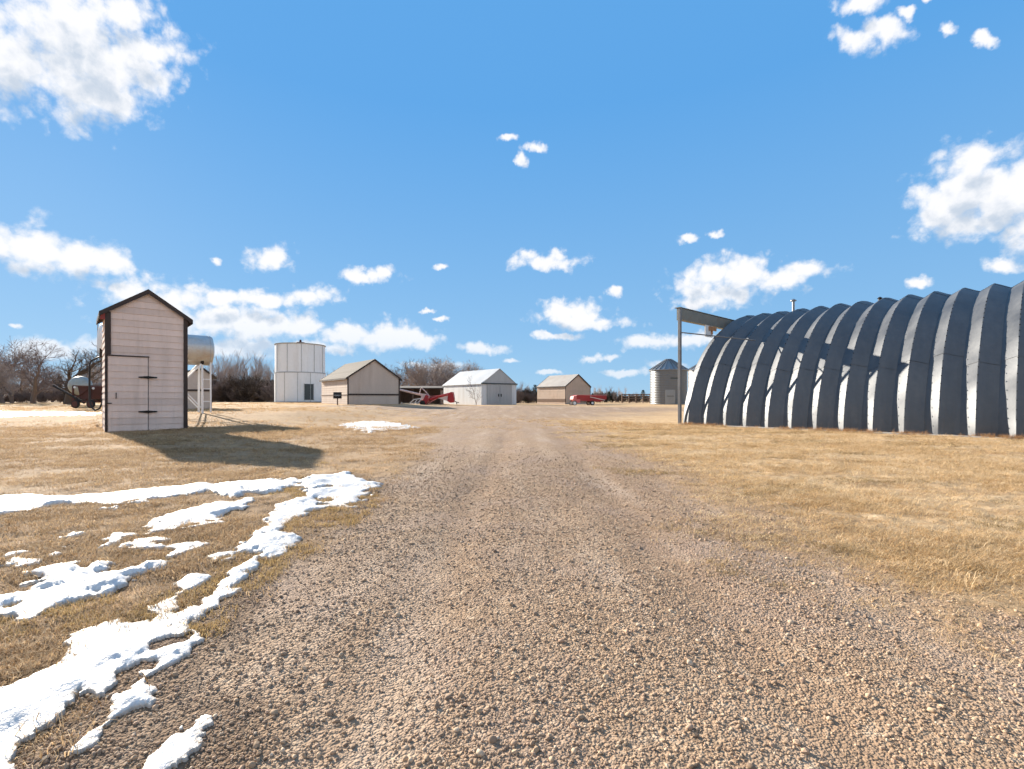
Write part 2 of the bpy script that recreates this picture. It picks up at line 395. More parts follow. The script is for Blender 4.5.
    def clouded(gt, amp=1.3, thr=0.5):
        def dist(off):
            gr = k.n('ShaderNodeGroup'); gr.node_tree = gt; k.L(k.vec('ADD', p, UP3) if off else p, gr.inputs[0]); return gr.outputs[0]
        d0 = k.math('ADD', k.math('SUBTRACT', 1.0, dist(None)), k.math('MULTIPLY', k.math('SUBTRACT', n0, thr), amp))
        d1 = k.math('ADD', k.math('SUBTRACT', 1.0, dist(UP)), k.math('MULTIPLY', k.math('SUBTRACT', n1, thr), amp))
        al = k.n('ShaderNodeMapRange', interpolation_type='SMOOTHSTEP'); k.L(d0, al.inputs[0]); al.inputs[1].default_value = 0.0; al.inputs[2].default_value = 0.68
        sh = k.n('ShaderNodeMapRange', interpolation_type='SMOOTHSTEP'); k.L(d1, sh.inputs[0]); sh.inputs[1].default_value = 0.34; sh.inputs[2].default_value = 1.15
        cc = k.mix(sh.outputs[0], (CL, CL, CL * 1.02), (CL * 0.60, CL * 0.68, CL * 0.79))
        return k.mix(k.math('MULTIPLY', al.outputs[0], lowf.outputs[0]), clear, cc)
    def back():                                     # unseen bright clouds added behind the camera as white fill light
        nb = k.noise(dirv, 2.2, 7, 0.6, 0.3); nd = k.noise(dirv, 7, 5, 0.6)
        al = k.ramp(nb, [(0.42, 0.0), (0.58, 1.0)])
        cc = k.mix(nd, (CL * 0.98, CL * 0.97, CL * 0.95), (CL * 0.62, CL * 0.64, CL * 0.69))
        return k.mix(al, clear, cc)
    def bg(col):
        b = k.n('ShaderNodeBackground'); k.L(col, b.inputs[0]); b.inputs[1].default_value = SKY_STR; return b.outputs[0]
    cuts = [-0.56, -0.22, 0.22]; edges = [-1.35] + cuts + [1.35]
    cur = bg(clouded(field(edges[3], edges[4])))
    for i in (2, 1, 0):
        m = k.n('ShaderNodeMixShader'); k.L(k.math('LESS_THAN', az, cuts[i]), m.inputs[0]); k.L(cur, m.inputs[1]); k.L(bg(clouded(field(edges[i], edges[i + 1]))), m.inputs[2]); cur = m.outputs[0]
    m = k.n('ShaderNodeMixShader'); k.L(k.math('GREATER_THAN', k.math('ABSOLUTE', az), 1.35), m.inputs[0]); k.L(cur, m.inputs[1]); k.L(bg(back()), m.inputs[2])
    out = k.n('ShaderNodeOutputWorld'); k.L(m.outputs[0], out.inputs[0])
    w.cycles.sampling_method = 'MANUAL'; w.cycles.sample_map_resolution = 256
SKY_STR = 0.0615
SKY_FLAT = 0.94
SKY_HIGH = (0.75, 2.5, 5.2)
SKY_LOW = (2.3, 3.9, 5.4)
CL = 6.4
sky_world()
SC.view_settings.view_transform = 'Standard'; SC.view_settings.look = 'None'; SC.view_settings.gamma = 1
SC.view_settings.exposure = 1.38

# ---------------------------------------------------------------- ground masks
def road_mask(X, Y):
    """1 in the gravel drive and the yard it opens into, 0 in the turf"""
    X = np.asarray(X, float); Y = np.asarray(Y, float)
    wob = (fbm(X, Y, 0.55, 4, 3) - 0.5) * 1.5 + (fbm(X, Y, 2.6, 3, 4) - 0.5) * 0.55
    far_w = smooth(16, 34, Y)
    wob = wob + (fbm(X * 0.35, Y, 0.28, 4, 5) - 0.5) * 7 * far_w
    L = -1.75 - 0.10 * np.maximum(Y - 6, 0) * smooth(5, 15, Y) - 9.0 * smooth(20, 42, Y)
    Rr = 2.35 + 0.03 * np.maximum(Y - 4, 0) + 9.0 * smooth(24, 40, Y)
    soft = 0.5 + 0.07 * Y + 5.0 * far_w
    a = (X - L + wob * (0.6 + 0.04 * Y)) / soft; b = (Rr - X + wob * (0.9 + 0.04 * Y)) / (soft * 1.7)
    m = np.clip(np.minimum(a, b) + 0.5, 0, 1)
    far = smooth(66, 40, Y + 14 * (fbm(X * 0.5, Y, 0.12, 3, 6) - 0.5))
    return m * far
def track(X, Y):
    """packed, finer wheel tracks"""
    c = 0.25 + 0.25 * np.sin(Y * 0.09) + 0.012 * Y
    t = np.exp(-((X - c - 0.85) / 0.28) ** 2) + np.exp(-((X - c + 0.85) / 0.28) ** 2) + 0.5 * np.exp(-((X - c - 1.75) / 0.22) ** 2)
    return t * (0.45 + 0.9 * fbm(X, Y * 0.35, 1.1, 3, 9))
def micro(X, Y, rd, dist):
    fade = smooth(40, 6, dist)
    gr = 0.030 * (fbm(X, Y, 2.2, 4, 11) - 0.5) + 0.035 * (fbm(X, Y, 6.5, 3, 12) - 0.5)
    gv = 0.016 * (fbm(X, Y, 3.0, 3, 13) - 0.5) + 0.004 * (fbm(X, Y, 24.0, 3, 14) - 0.5)
    return fade * (gr * (1 - rd) + gv * rd) - 0.028 * track(X, Y) * rd * smooth(30, 12, dist)
def ground_z(X, Y):
    rd = road_mask(X, Y)
    return g(X, Y) + micro(X, Y, rd, np.hypot(X, Y))

# ground sheet: a polar net round the drive, fine near, coarse far, out past the horizon
ang = np.concatenate([np.linspace(-180, -66, 40)[:-1], np.linspace(-66, 66, 960), np.linspace(66, 180, 40)[1:]])
pyr = np.concatenate([np.geomspace(900, 60, 330), np.geomspace(60, 0.25, 150)[1:]])
rad = FPX * EYE / pyr
rad = np.concatenate([[0.02, 0.3], rad])
A_, R_ = np.meshgrid(np.radians(ang), rad)
GX = (R_ * np.sin(A_)).ravel(); GY = (R_ * np.cos(A_)).ravel()
rdm = road_mask(GX, GY)
GZ = g(GX, GY) + micro(GX, GY, rdm, R_.ravel())
GV = np.stack([GX, GY, GZ], 1)
strawm = smooth(1.6, 4.5, GX + 1.6 * (fbm(GX, GY, 0.4, 3, 21) - 0.5)) * smooth(70, 28, GY)
wet = np.zeros(len(GX)); near = (GX > -9) & (GX < 0.3) & (GY > 1.0) & (GY < 12)
attrs = {'wet': wet, 'road': rdm, 'straw': strawm, 'track': track(GX, GY) * smooth(40, 14, R_.ravel())}
nr, nc = R_.shape
cell = rdm.reshape(nr, nc); cell = 0.25 * (cell[:-1, :-1] + cell[1:, :-1] + cell[:-1, 1:] + cell[1:, 1:])
isroad = cell > 0.5

def ground_mat():
    m, nt, b = new_mat('gravel_and_dry_turf'); k = N(nt); P = k.pos()
    rd = k.attr('road').outputs['Fac']; st = k.attr('straw').outputs['Fac']; tr = k.attr('track').outputs['Fac']
    nb = k.noise(P, 0.6, 5, 0.6); nm = k.noise(P, 4.0, 6, 0.65); nf = k.noise(P, 38.0, 5, 0.7)
    # gravel: stones of several sizes
    v1 = k.n('ShaderNodeTexVoronoi'); k.L(P, v1.inputs['Vector']); v1.inputs['Scale'].default_value = 100
    v2 = k.n('ShaderNodeTexVoronoi'); k.L(P, v2.inputs['Vector']); v2.inputs['Scale'].default_value = 50
    s1 = k.n('ShaderNodeSeparateColor'); k.L(v1.outputs['Color'], s1.inputs[0])
    s2 = k.n('ShaderNodeSeparateColor'); k.L(v2.outputs['Color'], s2.inputs[0])
    stone = k.ramp(k.math('ADD', k.math('MULTIPLY', s1.outputs[0], 0.62), k.math('MULTIPLY', s2.outputs[1], 0.38)),
                   [(0.1, (0.142, 0.094, 0.065)), (0.35, (0.274, 0.186, 0.120)), (0.6, (0.341, 0.235, 0.152)), (0.9, (0.499, 0.369, 0.254))])
    soil = k.mix(nb, (0.257, 0.169, 0.108), (0.320, 0.219, 0.143))
    cover = k.math('SUBTRACT', k.ramp(nm, [(0.3, 0.35), (0.6, 0.9)]), k.math('MULTIPLY', tr, 0.9), clamp=True)
    grav = k.mix(cover, soil, stone)
    sp = k.noise(P, 11, 7, 0.75); grav = k.mix(k.ramp(sp, [(0.38, 0.75), (0.5, 0.0)]), grav, k.mix(0.5, grav, (0.16, 0.12, 0.09))); grav = k.mix(k.ramp(sp, [(0.54, 0.0), (0.68, 0.6)]), grav, (0.58, 0.46, 0.335))
    ng = k.noise(P, 0.85, 5, 0.62, 0.3); mpr = k.n('ShaderNodeMapping'); mpr.inputs['Scale'].default_value = (1.6, 0.22, 1); k.L(P, mpr.inputs[0]); nr_ = k.noise(mpr.outputs[0], 1.0, 5, 0.6)
    grav = k.mix(k.ramp(ng, [(0.47, 0.0), (0.66, 0.55)]), grav, (0.30, 0.225, 0.185))
    grav = k.mix(k.ramp(nr_, [(0.50, 0.0), (0.68, 0.5)]), grav, (0.47, 0.37, 0.285))
    grav = k.mix(k.ramp(nr_, [(0.30, 0.45), (0.44, 0.0)]), grav, (0.235, 0.17, 0.13))
    # turf: straw on the one side, browner thatch on the other
    straw = k.ramp(nm, [(0.28, (0.33, 0.215, 0.11)), (0.5, (0.53, 0.375, 0.215)), (0.72, (0.66, 0.50, 0.32))])
    thatch = k.ramp(nm, [(0.28, (0.164, 0.106, 0.060)), (0.5, (0.328, 0.220, 0.129)), (0.72, (0.437, 0.312, 0.195))])
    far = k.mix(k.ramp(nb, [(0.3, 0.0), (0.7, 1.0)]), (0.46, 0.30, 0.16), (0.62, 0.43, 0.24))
    turf = k.mix(st, thatch, straw)
    turf = k.mix(k.ramp(nf, [(0.35, 0.55), (0.6, 0.0)]), turf, (0.22, 0.14, 0.075))
    mpp = k.n('ShaderNodeMapping'); mpp.inputs['Scale'].default_value = (0.75, 1.5, 1); k.L(P, mpp.inputs[0]); nb2 = k.noise(mpp.outputs[0], 0.8, 5, 0.65, 0.6)
    nb3 = k.noise(mpp.outputs[0], 0.33, 5, 0.6, 0.5); turf = k.mix(k.ramp(nb3, [(0.5, 0.0), (0.66, 0.6)]), turf, (0.44, 0.315, 0.19))
    turf = k.mix(k.ramp(nb2, [(0.52, 0.0), (0.66, 0.8)]), turf, (0.33, 0.20, 0.095))
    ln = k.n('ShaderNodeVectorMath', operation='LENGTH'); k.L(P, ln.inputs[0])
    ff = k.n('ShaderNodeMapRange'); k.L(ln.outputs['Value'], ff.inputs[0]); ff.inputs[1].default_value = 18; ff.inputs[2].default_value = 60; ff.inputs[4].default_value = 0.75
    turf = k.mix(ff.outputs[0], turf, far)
    # ragged change-over
    e = k.math('ADD', rd, k.math('MULTIPLY', k.math('SUBTRACT', k.noise(P, 9.0, 6, 0.7), 0.5), 0.9))
    e = k.ramp(e, [(0.3, 0.0), (0.72, 1.0)])
    wt = k.attr('wet').outputs['Fac']
    k.L(k.mix(wt, k.mix(e, turf, grav), (0.50, 0.47, 0.45), 'MULTIPLY'), b.inputs['Base Color'])
    b.inputs['Roughness'].default_value = 0.95; b.inputs['Specular IOR Level'].default_value = 0.15
    hs = k.math('ADD', k.math('MULTIPLY', k.math('SUBTRACT', 0.5, v1.outputs['Distance']), 0.9), k.math('MULTIPLY', k.math('SUBTRACT', 0.5, v2.outputs['Distance']), 1.4))
    ht = k.math('ADD', k.math('MULTIPLY', nf, 2.6), k.math('MULTIPLY', nm, 2.0))
    hh = k.n('ShaderNodeMix', data_type='FLOAT'); k.L(e, hh.inputs[0]); k.L(ht, hh.inputs[2]); k.L(hs, hh.inputs[3])
    k.L(k.bump(hh.outputs[0], 0.7, 0.010), b.inputs['Normal'])
    return m
GM = ground_mat()
def build_ground():
  wet[near] = smooth(-0.30, -0.02, snow_field(GX[near], GY[near], SNOW, SNOW_HOLES) + 0.25 * (fbm(GX[near], GY[near], 4, 3, 71) - 0.5))
  tag(grid_mesh('ground', GV, nr, nc, ~isroad, [GM], attrs), 'dry winter turf around the farmyard', 'ground', kind='structure')
  tag(grid_mesh('gravel_road', GV, nr, nc, isroad, [GM], attrs), 'wide gravel drive opening into the yard', 'road', kind='structure')

# ---------------------------------------------------------------- snow
SNOW = [
 [(-60,705),(0,684),(49,665),(62,644),(90,627),(114,618),(152,618),(152,609),(163,601),(179,590),(170,577),(213,575),(201,588),(187,597),(178,610),(205,602),(223,582),(238,570),(259,554),(244,554),(240,562),(225,562),(215,556),(240,545),(262,535),(272,526),(259,522),(274,509),(296,499),(309,492),(292,484),(309,477),(347,473),(356,477),(378,485),(371,492),(352,508),(330,507),(309,512),(296,522),(287,532),(309,535),(292,547),(283,557),(270,566),(251,574),(236,587),(231,598),(212,617),(185,624),(206,631),(201,646),(190,660),(158,677),(166,690),(155,704),(133,708),(112,728),(95,742),(88,734),(114,712),(114,693),(92,693),(73,712),(68,723),(27,741),(20,769),(10,850),(-90,850)],
 [(138,769),(168,747),(185,731),(201,722),(212,727),(201,747),(179,769),(150,800),(100,800)],
 [(-60,606),(0,600),(35,589),(43,569),(62,565),(90,569),(107,561),(114,572),(137,569),(168,560),(166,546),(185,544),(206,546),(180,559),(172,562),(137,579),(109,593),(87,599),(54,608),(30,618),(5,612),(-60,628)],
 [(-80,500),(0,499),(84,494),(104,493),(125,491),(200,485),(253,480),(300,480),(298,486),(272,494),(251,492),(234,497),(212,491),(176,497),(137,503),(98,504),(57,505),(20,514),(0,519),(-80,526)],
 [(148,526),(172,516),(201,507),(249,499),(250,504),(229,517),(216,524),(193,529),(176,531),(148,536)],
 [(117,550),(133,542),(160,540),(160,551),(137,553)],
 [(96,544),(115,532),(127,538),(115,546),(88,554)],
 [(6,556),(33,559),(31,565),(12,565)],
 [(98,510),(125,506),(127,512),(101,515)],
 [(-12,630),(0,632),(9,635),(3,640),(-12,642)],
 [(40,556),(56,552),(60,555),(44,559)],[(-30,566),(-2,562),(6,566),(-30,574)],[(66,534),(82,530),(86,534),(70,537)],
]
SNOW_HOLES = [[(111,677),(141,664),(147,669),(141,682),(114,693)],[(152,645),(182,638),(180,642),(155,649)],[(318,499),(330,499),(326,505),(316,505)],[(322,487),(338,486),(336,489),(322,490)],[(228,546),(240,541),(243,546),(232,551)]]
SNOW_FAR = [[(-60,411.6),(60,412),(100,413),(92,415.4),(30,416),(-60,419)],[(338,425),(358,421.5),(385,421),(400,424),(418,428),(392,430.5),(368,432.5),(348,428)]]
def poly_sdf(P, poly):
    poly = np.array(poly); d2 = np.full(len(P), 1e9); inside = np.zeros(len(P), bool)
    for a, b in zip(poly, np.roll(poly, -1, 0)):
        e = b - a; w = P - a
        t = np.clip((w @ e) / (e @ e + 1e-12), 0, 1); q = w - t[:, None] * e
        d2 = np.minimum(d2, (q * q).sum(1))
        c = ((a[1] <= P[:, 1]) & (b[1] > P[:, 1])) | ((b[1] <= P[:, 1]) & (a[1] > P[:, 1]))
        xx = a[0] + (P[:, 1] - a[1]) / (b[1] - a[1] + 1e-12) * e[0]
        inside ^= c & (P[:, 0] < xx)
    return np.where(inside, 1, -1) * np.sqrt(d2)
def snow_field(X, Y, polys, holes):
    P = np.stack([X, Y], 1); dist = np.hypot(X, Y)
    w = 0.035 + 0.012 * dist
    P = P + np.stack([(fbm(X, Y, 3.2, 4, 31) - 0.5) * w * 1.6, (fbm(X, Y, 3.2, 4, 32) - 0.5) * w * 2.4], 1)
    s = np.full(len(P), -9.0)
    for p in polys: s = np.maximum(s, poly_sdf(P, [G(*q) for q in p]))
    for p in holes: s = np.minimum(s, -poly_sdf(P, [G(*q) for q in p]))
    s = s - (0.035 + 0.018 * dist) * smooth(0.56, 0.74, fbm(X, Y, 2.6, 4, 34)) * smooth(2.2, 3.6, dist)
    return s + (fbm(X, Y, 9, 4, 33) - 0.5) * w * 2.3
SNOW_G = None
def snow_part(pxs, pys, polys, holes, tall):
    PX, PY = np.meshgrid(pxs, pys)
    Y = FPX * EYE / (PY - HZ)
    for _ in range(25):
        X = (PX - CX) / FPX * Y; Y = 0.5 * Y + 0.5 * FPX * (EYE - g(X, Y)) / (PY - HZ)
    X = (PX - CX) / FPX * Y; x, y = X.ravel(), Y.ravel()
    s = snow_field(x, y, polys, holes)
    th = np.where(s > 0, 0.010 + tall * (1 - np.exp(-np.maximum(s, 0) / 0.12)), -0.03)
    th = th + np.where(s > 0, np.clip(s / 0.12, 0, 1), 0) * (0.12 * (fbm(x, y, 2.3, 3, 35) - 0.5) + 0.016 * (fbm(x, y, 9, 3, 36) - 0.5)) * (tall / 0.042)
    z = g(x, y) + th + 0.3 * (ground_z(x, y) - g(x, y))
    S = s.reshape(PX.shape); keep = np.maximum(np.maximum(S[:-1, :-1], S[1:, :-1]), np.maximum(S[:-1, 1:], S[1:, 1:])) > 0
    return np.stack([x, y, z], 1), PX.shape, keep, {'depth': np.clip(s / (0.05 + 0.006 * np.hypot(x, y)), 0, 1)}
def snow_mat():
    m, nt, b = new_mat('old_melting_snow'); k = N(nt); P = k.pos()
    n1 = k.noise(P, 3.5, 6, 0.65); n2 = k.noise(P, 60, 4, 0.7); n3 = k.noise(P, 17, 4, 0.6)
    c = k.mix(k.ramp(n3, [(0.55, 0.0), (0.8, 0.5)]), (0.665, 0.655, 0.65), (0.50, 0.475, 0.45))
    dp = k.attr('depth').outputs['Fac']
    e = k.math('ADD', dp, k.math('MULTIPLY', k.math('SUBTRACT', k.noise(P, 45, 5, 0.7), 0.5), 1.1))
    c = k.mix(k.ramp(e, [(0.10, 0.85), (0.55, 0.0)]), c, (0.42, 0.36, 0.30))
    c = k.mix(k.ramp(k.noise(P, 130, 3, 0.7), [(0.66, 0.0), (0.74, 0.45)]), c, (0.36, 0.29, 0.22))
    k.L(c, b.inputs['Base Color']); b.inputs['Roughness'].default_value = 0.55; b.inputs['Specular IOR Level'].default_value = 0.3
    b.inputs['Subsurface Weight'].default_value = 0.25; b.inputs['Subsurface Radius'].default_value = (0.02, 0.025, 0.03); b.inputs['Subsurface Scale'].default_value = 1.0
    h = k.math('ADD', k.math('MULTIPLY', n1, 0.6), k.math('ADD', k.math('MULTIPLY', n3, 0.3), k.math('MULTIPLY', n2, 0.12)))
    k.L(k.bump(h, 0.9, 0.045), b.inputs['Normal'])
    return m
build_ground()
M['snow'] = snow_mat()
v, sh, kp, at_ = snow_part(np.arange(-100, 400, 1.1), np.concatenate([np.arange(466, 560, 0.6), np.arange(560, 850, 1.1)]), SNOW, SNOW_HOLES, 0.029)
tag(grid_mesh('snow_drift', v, sh[0], sh[1], kp, [M['snow']], at_), 'thick melting white snow trail along the left edge of the gravel drive', 'snow', kind='stuff')
v, sh, kp, at_ = snow_part(np.arange(-70, 650, 1.0), np.arange(409, 436, 0.35), SNOW_FAR, [], 0.024)
tag(grid_mesh('snow_patch', v, sh[0], sh[1], kp, [M['snow']], at_), 'thin strips of old snow lying far back in the yard', 'snow', kind='stuff')

# ---------------------------------------------------------------- scattered stones and grass
def proto_collection(name, objs):
    c = bpy.data.collections.new(name)
    for o in objs: c.objects.link(o)
    return c
def stone_proto(seed):
    rn = random.Random(seed); import bmesh
    bm = bmesh.new(); bmesh.ops.create_icosphere(bm, subdivisions=1 if seed % 3 else 2, radius=0.5)
    ax = Vector((1.0, rn.uniform(0.65, 0.95), rn.uniform(0.5, 0.75)))
    cuts = [(Vector((rn.gauss(0, 1), rn.gauss(0, 1), rn.gauss(0, 1))).normalized(), rn.uniform(0.30, 0.42)) for _ in range(6)]
    for v in bm.verts:
        p = v.co.copy() * (1 + rn.uniform(-0.09, 0.09))
        for n, d in cuts:
            t = p.dot(n)
            if t > d: p -= n * (t - d) * 0.85
        v.co = Vector((p.x * ax.x, p.y * ax.y, p.z * ax.z))
    me = bpy.data.meshes.new('stone'); bm.to_mesh(me); bm.free()
    if seed % 3 == 0: me.polygons.foreach_set('use_smooth', [True] * len(me.polygons))
    me.materials.append(M['stone'])
    return bpy.data.objects.new('stone', me)
def stone_mat():
    m, nt, b = new_mat('mixed_river_gravel'); k = N(nt)
    r = k.n('ShaderNodeObjectInfo').outputs['Random']
    c = k.ramp(r, [(0.0, (0.148, 0.106, 0.077)), (0.10, (0.241, 0.171, 0.126)), (0.3, (0.333, 0.231, 0.152)), (0.5, (0.416, 0.290, 0.186)), (0.68, (0.436, 0.290, 0.203)), (0.85, (0.510, 0.372, 0.247)), (1.0, (0.630, 0.501, 0.374))])
    n = k.noise(k.obj(), 4, 4, 0.6)
    k.L(k.mix(k.ramp(n, [(0.35, 0.35), (0.7, 0.0)]), c, (0.315, 0.210, 0.131)), b.inputs['Base Color'])
    b.inputs['Roughness'].default_value = 0.85; b.inputs['Specular IOR Level'].default_value = 0.25
    return m
M['stone'] = stone_mat()
def blade_mat(name, cols):
    m, nt, b = new_mat(name); k = N(nt)
    r = k.n('ShaderNodeObjectInfo').outputs['Random']; P = k.pos()
    f = k.math('ADD', k.math('MULTIPLY', r, 0.5), k.math('MULTIPLY', k.noise(P, 0.7, 4, 0.6), 0.5))
    c = k.ramp(f, [(0.2 + 0.6 * i / (len(cols) - 1), q) for i, q in enumerate(cols)])
    k.L(c, b.inputs['Base Color'])
    b.inputs['Roughness'].default_value = 0.8; b.inputs['Specular IOR Level'].default_value = 0.2
    tr = k.n('ShaderNodeBsdfTranslucent'); k.L(c, tr.inputs[0]); mx = k.n('ShaderNodeMixShader'); mx.inputs[0].default_value = 0.4
    k.L(b.outputs[0], mx.inputs[1]); k.L(tr.outputs[0], mx.inputs[2])
    k.L(mx.outputs[0], [n for n in nt.nodes if n.type == 'OUTPUT_MATERIAL'][0].inputs[0])
    return m
M['straw_blade'] = blade_mat('straw_blades', [(0.40, 0.255, 0.115), (0.58, 0.405, 0.215), (0.68, 0.505, 0.30), (0.76, 0.61, 0.40)])
M['brown_blade'] = blade_mat('brown_thatch_blades', [(0.226, 0.142, 0.071), (0.380, 0.250, 0.132), (0.523, 0.367, 0.208), (0.642, 0.477, 0.293)])
M['pale_blade'] = blade_mat('pale_weathered_blades', [(0.38, 0.25, 0.13), (0.52, 0.35, 0.19), (0.64, 0.46, 0.27)])
M['olive_blade'] = blade_mat('olive_brown_blades', [(0.20, 0.14, 0.06), (0.30, 0.215, 0.10), (0.42, 0.31, 0.16)])
M['weed_blade'] = blade_mat('reddish_brown_weed_stalks', [(0.24, 0.13, 0.06), (0.38, 0.225, 0.115), (0.52, 0.345, 0.19)])
M['moss_blade'] = blade_mat('mossy_yellow_blades', [(0.30, 0.20, 0.085), (0.42, 0.295, 0.135), (0.52, 0.38, 0.19)])
def tuft_proto(seed, mat, n, spread, hmin, hmax, lean, wid):
    rn = random.Random(seed); mb = MB()
    for _ in range(n):
        a = rn.uniform(0, 6.283); r = spread * math.sqrt(rn.random()); x, y = r * math.cos(a), r * math.sin(a)
        h = rn.uniform(hmin, hmax); d = rn.uniform(0, 6.283); l = h * rn.uniform(lean * 0.4, lean)
        w = wid * rn.uniform(0.6, 1.2); px_, py_ = -math.sin(d) * w, math.cos(d) * w
        mx, my, mz = x + math.cos(d) * l * 0.4, y + math.sin(d) * l * 0.4, h * 0.65
        tx, ty, tz = x + math.cos(d) * l, y + math.sin(d) * l, h * rn.uniform(0.75, 1.0)
        mb.face([(x - px_, y - py_, -0.01), (x + px_, y + py_, -0.01), (mx + px_ * .7, my + py_ * .7, mz), (mx - px_ * .7, my - py_ * .7, mz)])
        mb.face([(mx - px_ * .7, my - py_ * .7, mz), (mx + px_ * .7, my + py_ * .7, mz), (tx, ty, tz)])
    me = mb.mesh('tuft'); me.materials.append(mat)
    return bpy.data.objects.new('tuft', me)
def scatter(name, P, scale, rot, protos, label, cat):
    me = bpy.data.meshes.new(name); n = len(P)
    me.vertices.add(n); me.vertices.foreach_set('co', P.astype(np.float32).ravel())
    a = me.attributes.new('size', 'FLOAT', 'POINT'); a.data.foreach_set('value', scale.astype(np.float32))
    a = me.attributes.new('turn', 'FLOAT_VECTOR', 'POINT'); a.data.foreach_set('vector', rot.astype(np.float32).ravel())
    o = bpy.data.objects.new(name, me); C.objects.link(o)
    gtr = bpy.data.node_groups.new(name, 'GeometryNodeTree')
    gtr.interface.new_socket('Geometry', in_out='INPUT', socket_type='NodeSocketGeometry')
    gtr.interface.new_socket('Geometry', in_out='OUTPUT', socket_type='NodeSocketGeometry')
    nn = gtr.nodes; i = nn.new('NodeGroupInput'); q = nn.new('NodeGroupOutput'); ip = nn.new('GeometryNodeInstanceOnPoints')
    ci = nn.new('GeometryNodeCollectionInfo'); ci.inputs['Collection'].default_value = proto_collection(name + '_kinds', protos)
    ci.inputs['Separate Children'].default_value = True; ci.inputs['Reset Children'].default_value = True
    ip.inputs['Pick Instance'].default_value = True
    s = nn.new('GeometryNodeInputNamedAttribute'); s.data_type = 'FLOAT'; s.inputs[0].default_value = 'size'
    t = nn.new('GeometryNodeInputNamedAttribute'); t.data_type = 'FLOAT_VECTOR'; t.inputs[0].default_value = 'turn'
    L = gtr.links.new
    L(i.outputs[0], ip.inputs['Points']); L(ci.outputs[0], ip.inputs['Instance']); L(s.outputs[0], ip.inputs['Scale']); L(t.outputs[0], ip.inputs['Rotation']); L(ip.outputs[0], q.inputs[0])
    md = o.modifiers.new('scatter', 'NODES'); md.node_group = gtr
    tag(o, label, cat, kind='stuff')
    return o
rg = np.random.default_rng(3)
def sector(n, y0, y1, slope0, slope1, p, xlim=(-1e9, 1e9)):
    """random ground points, denser near by"""
    Y = (y0 ** p + rg.random(n) * (y1 ** p - y0 ** p)) ** (1 / p)
    lo = np.maximum(slope0 * (Y + 0.6), xlim[0]); hi = np.minimum(slope1 * (Y + 0.6), xlim[1]); X = lo + rg.random(n) * (hi - lo)
    return X, Y
snow_near = lambda X, Y: snow_field(X, Y, SNOW, SNOW_HOLES)
# stones
X, Y = sector(270000, 1.15, 14, -1.15, 1.3, 0.5, (-2.9, 4.4))
ok = (rg.random(len(X)) < np.clip(road_mask(X, Y) * 1.25 - 0.06 - 0.75 * track(X, Y), 0.0, 1)) & (rg.random(len(X)) < 0.15 + 1.2 * fbm(X, Y, 1.3, 4, 41)) & (rg.random(len(X)) < smooth(13, 4.5, Y))
X, Y = X[ok], Y[ok]; ok = snow_near(X, Y) < 0.015; X, Y = X[ok], Y[ok]
size = np.clip(0.0080 * np.exp(rg.normal(0, 0.50, len(X))), 0.004, 0.034) * (1 + 0.045 * np.maximum(Y - 2, 0))
rot = rg.random((len(X), 3)) * np.array([0.7, 0.7, 6.283])
print('stones', len(X))
scatter('gravel', np.stack([X, Y, ground_z(X, Y) + size * 0.10], 1), size, rot, [stone_proto(s) for s in range(9)], 'loose tan and grey gravel stones strewn over the drive', 'gravel')
# grass
def grass(n, y0, y1, s0, s1, p, want, s_lo, s_hi, protos, name, label):
    X, Y = sector(n, y0, y1, s0, s1, p)
    ok = want(X, Y); X, Y = X[ok], Y[ok]
    if y0 < 14 and X.min() < 0: 
        ok = snow_near(X, Y) < rg.random(len(X)) ** 2 * 0.11; X, Y = X[ok], Y[ok]
    sc_ = rg.uniform(s_lo, s_hi, len(X)) * (0.8 + 0.06 * np.minimum(Y, 18))
    rot = np.stack([rg.normal(0, .12, len(X)), rg.normal(0, .12, len(X)), rg.random(len(X)) * 6.283], 1)
    print(name, len(X))
    scatter(name, np.stack([X, Y, ground_z(X, Y)], 1), sc_, rot, protos, label, 'grass')
inq = lambda X, Y: ((np.asarray(X) - 8.09) * 0.755 + (np.asarray(Y) - 22.35) * 0.655 > -0.05)
grass(60000, 2.2, 26, 0.05, 1.5, 0.7, lambda X, Y: (rg.random(len(X)) < (1 - road_mask(X, Y)) ** 1.6 * np.clip(2.6 * fbm(X * 0.75, Y * 1.5, 0.75, 4, 51) - 0.85, 0.14, 1)) & (X > 1.2) & ~inq(X, Y), 0.7, 1.35,
      [tuft_proto(s, M['straw_blade'], 26, 0.10, 0.008, 0.028, 4.0, 0.0018) for s in range(6)], 'straw_grass', 'short straw coloured dead grass between the gravel drive and the ribbed steel arch building')
grass(60000, 1.5, 20, -1.7, -0.15, 0.7, lambda X, Y: (rg.random(len(X)) < (1 - road_mask(X, Y)) ** 1.3 * np.clip(2.6 * fbm(X * 0.75, Y * 1.5, 0.8, 4, 52) - 0.8, 0.15, 1)) & (X < -1.2), 0.7, 1.3,
      [tuft_proto(s + 20, M['brown_blade'], 22, 0.095, 0.009, 0.032, 3.4, 0.0018) for s in range(6)], 'brown_grass', 'brown dead grass poking up between the snow patches')
grass(4500, 2.4, 9, -0.95, -0.25, 0.8, lambda X, Y: (fbm(X, Y, 1.3, 3, 53) > 0.56) & (X < -1.5) & (X > -3.6), 0.8, 1.3,
      [tuft_proto(s + 40, M['moss_blade'], 30, 0.06, 0.012, 0.03, 1.6, 0.0016) for s in range(3)], 'yellow_grass', 'yellowish mossy turf beside the snow edge')
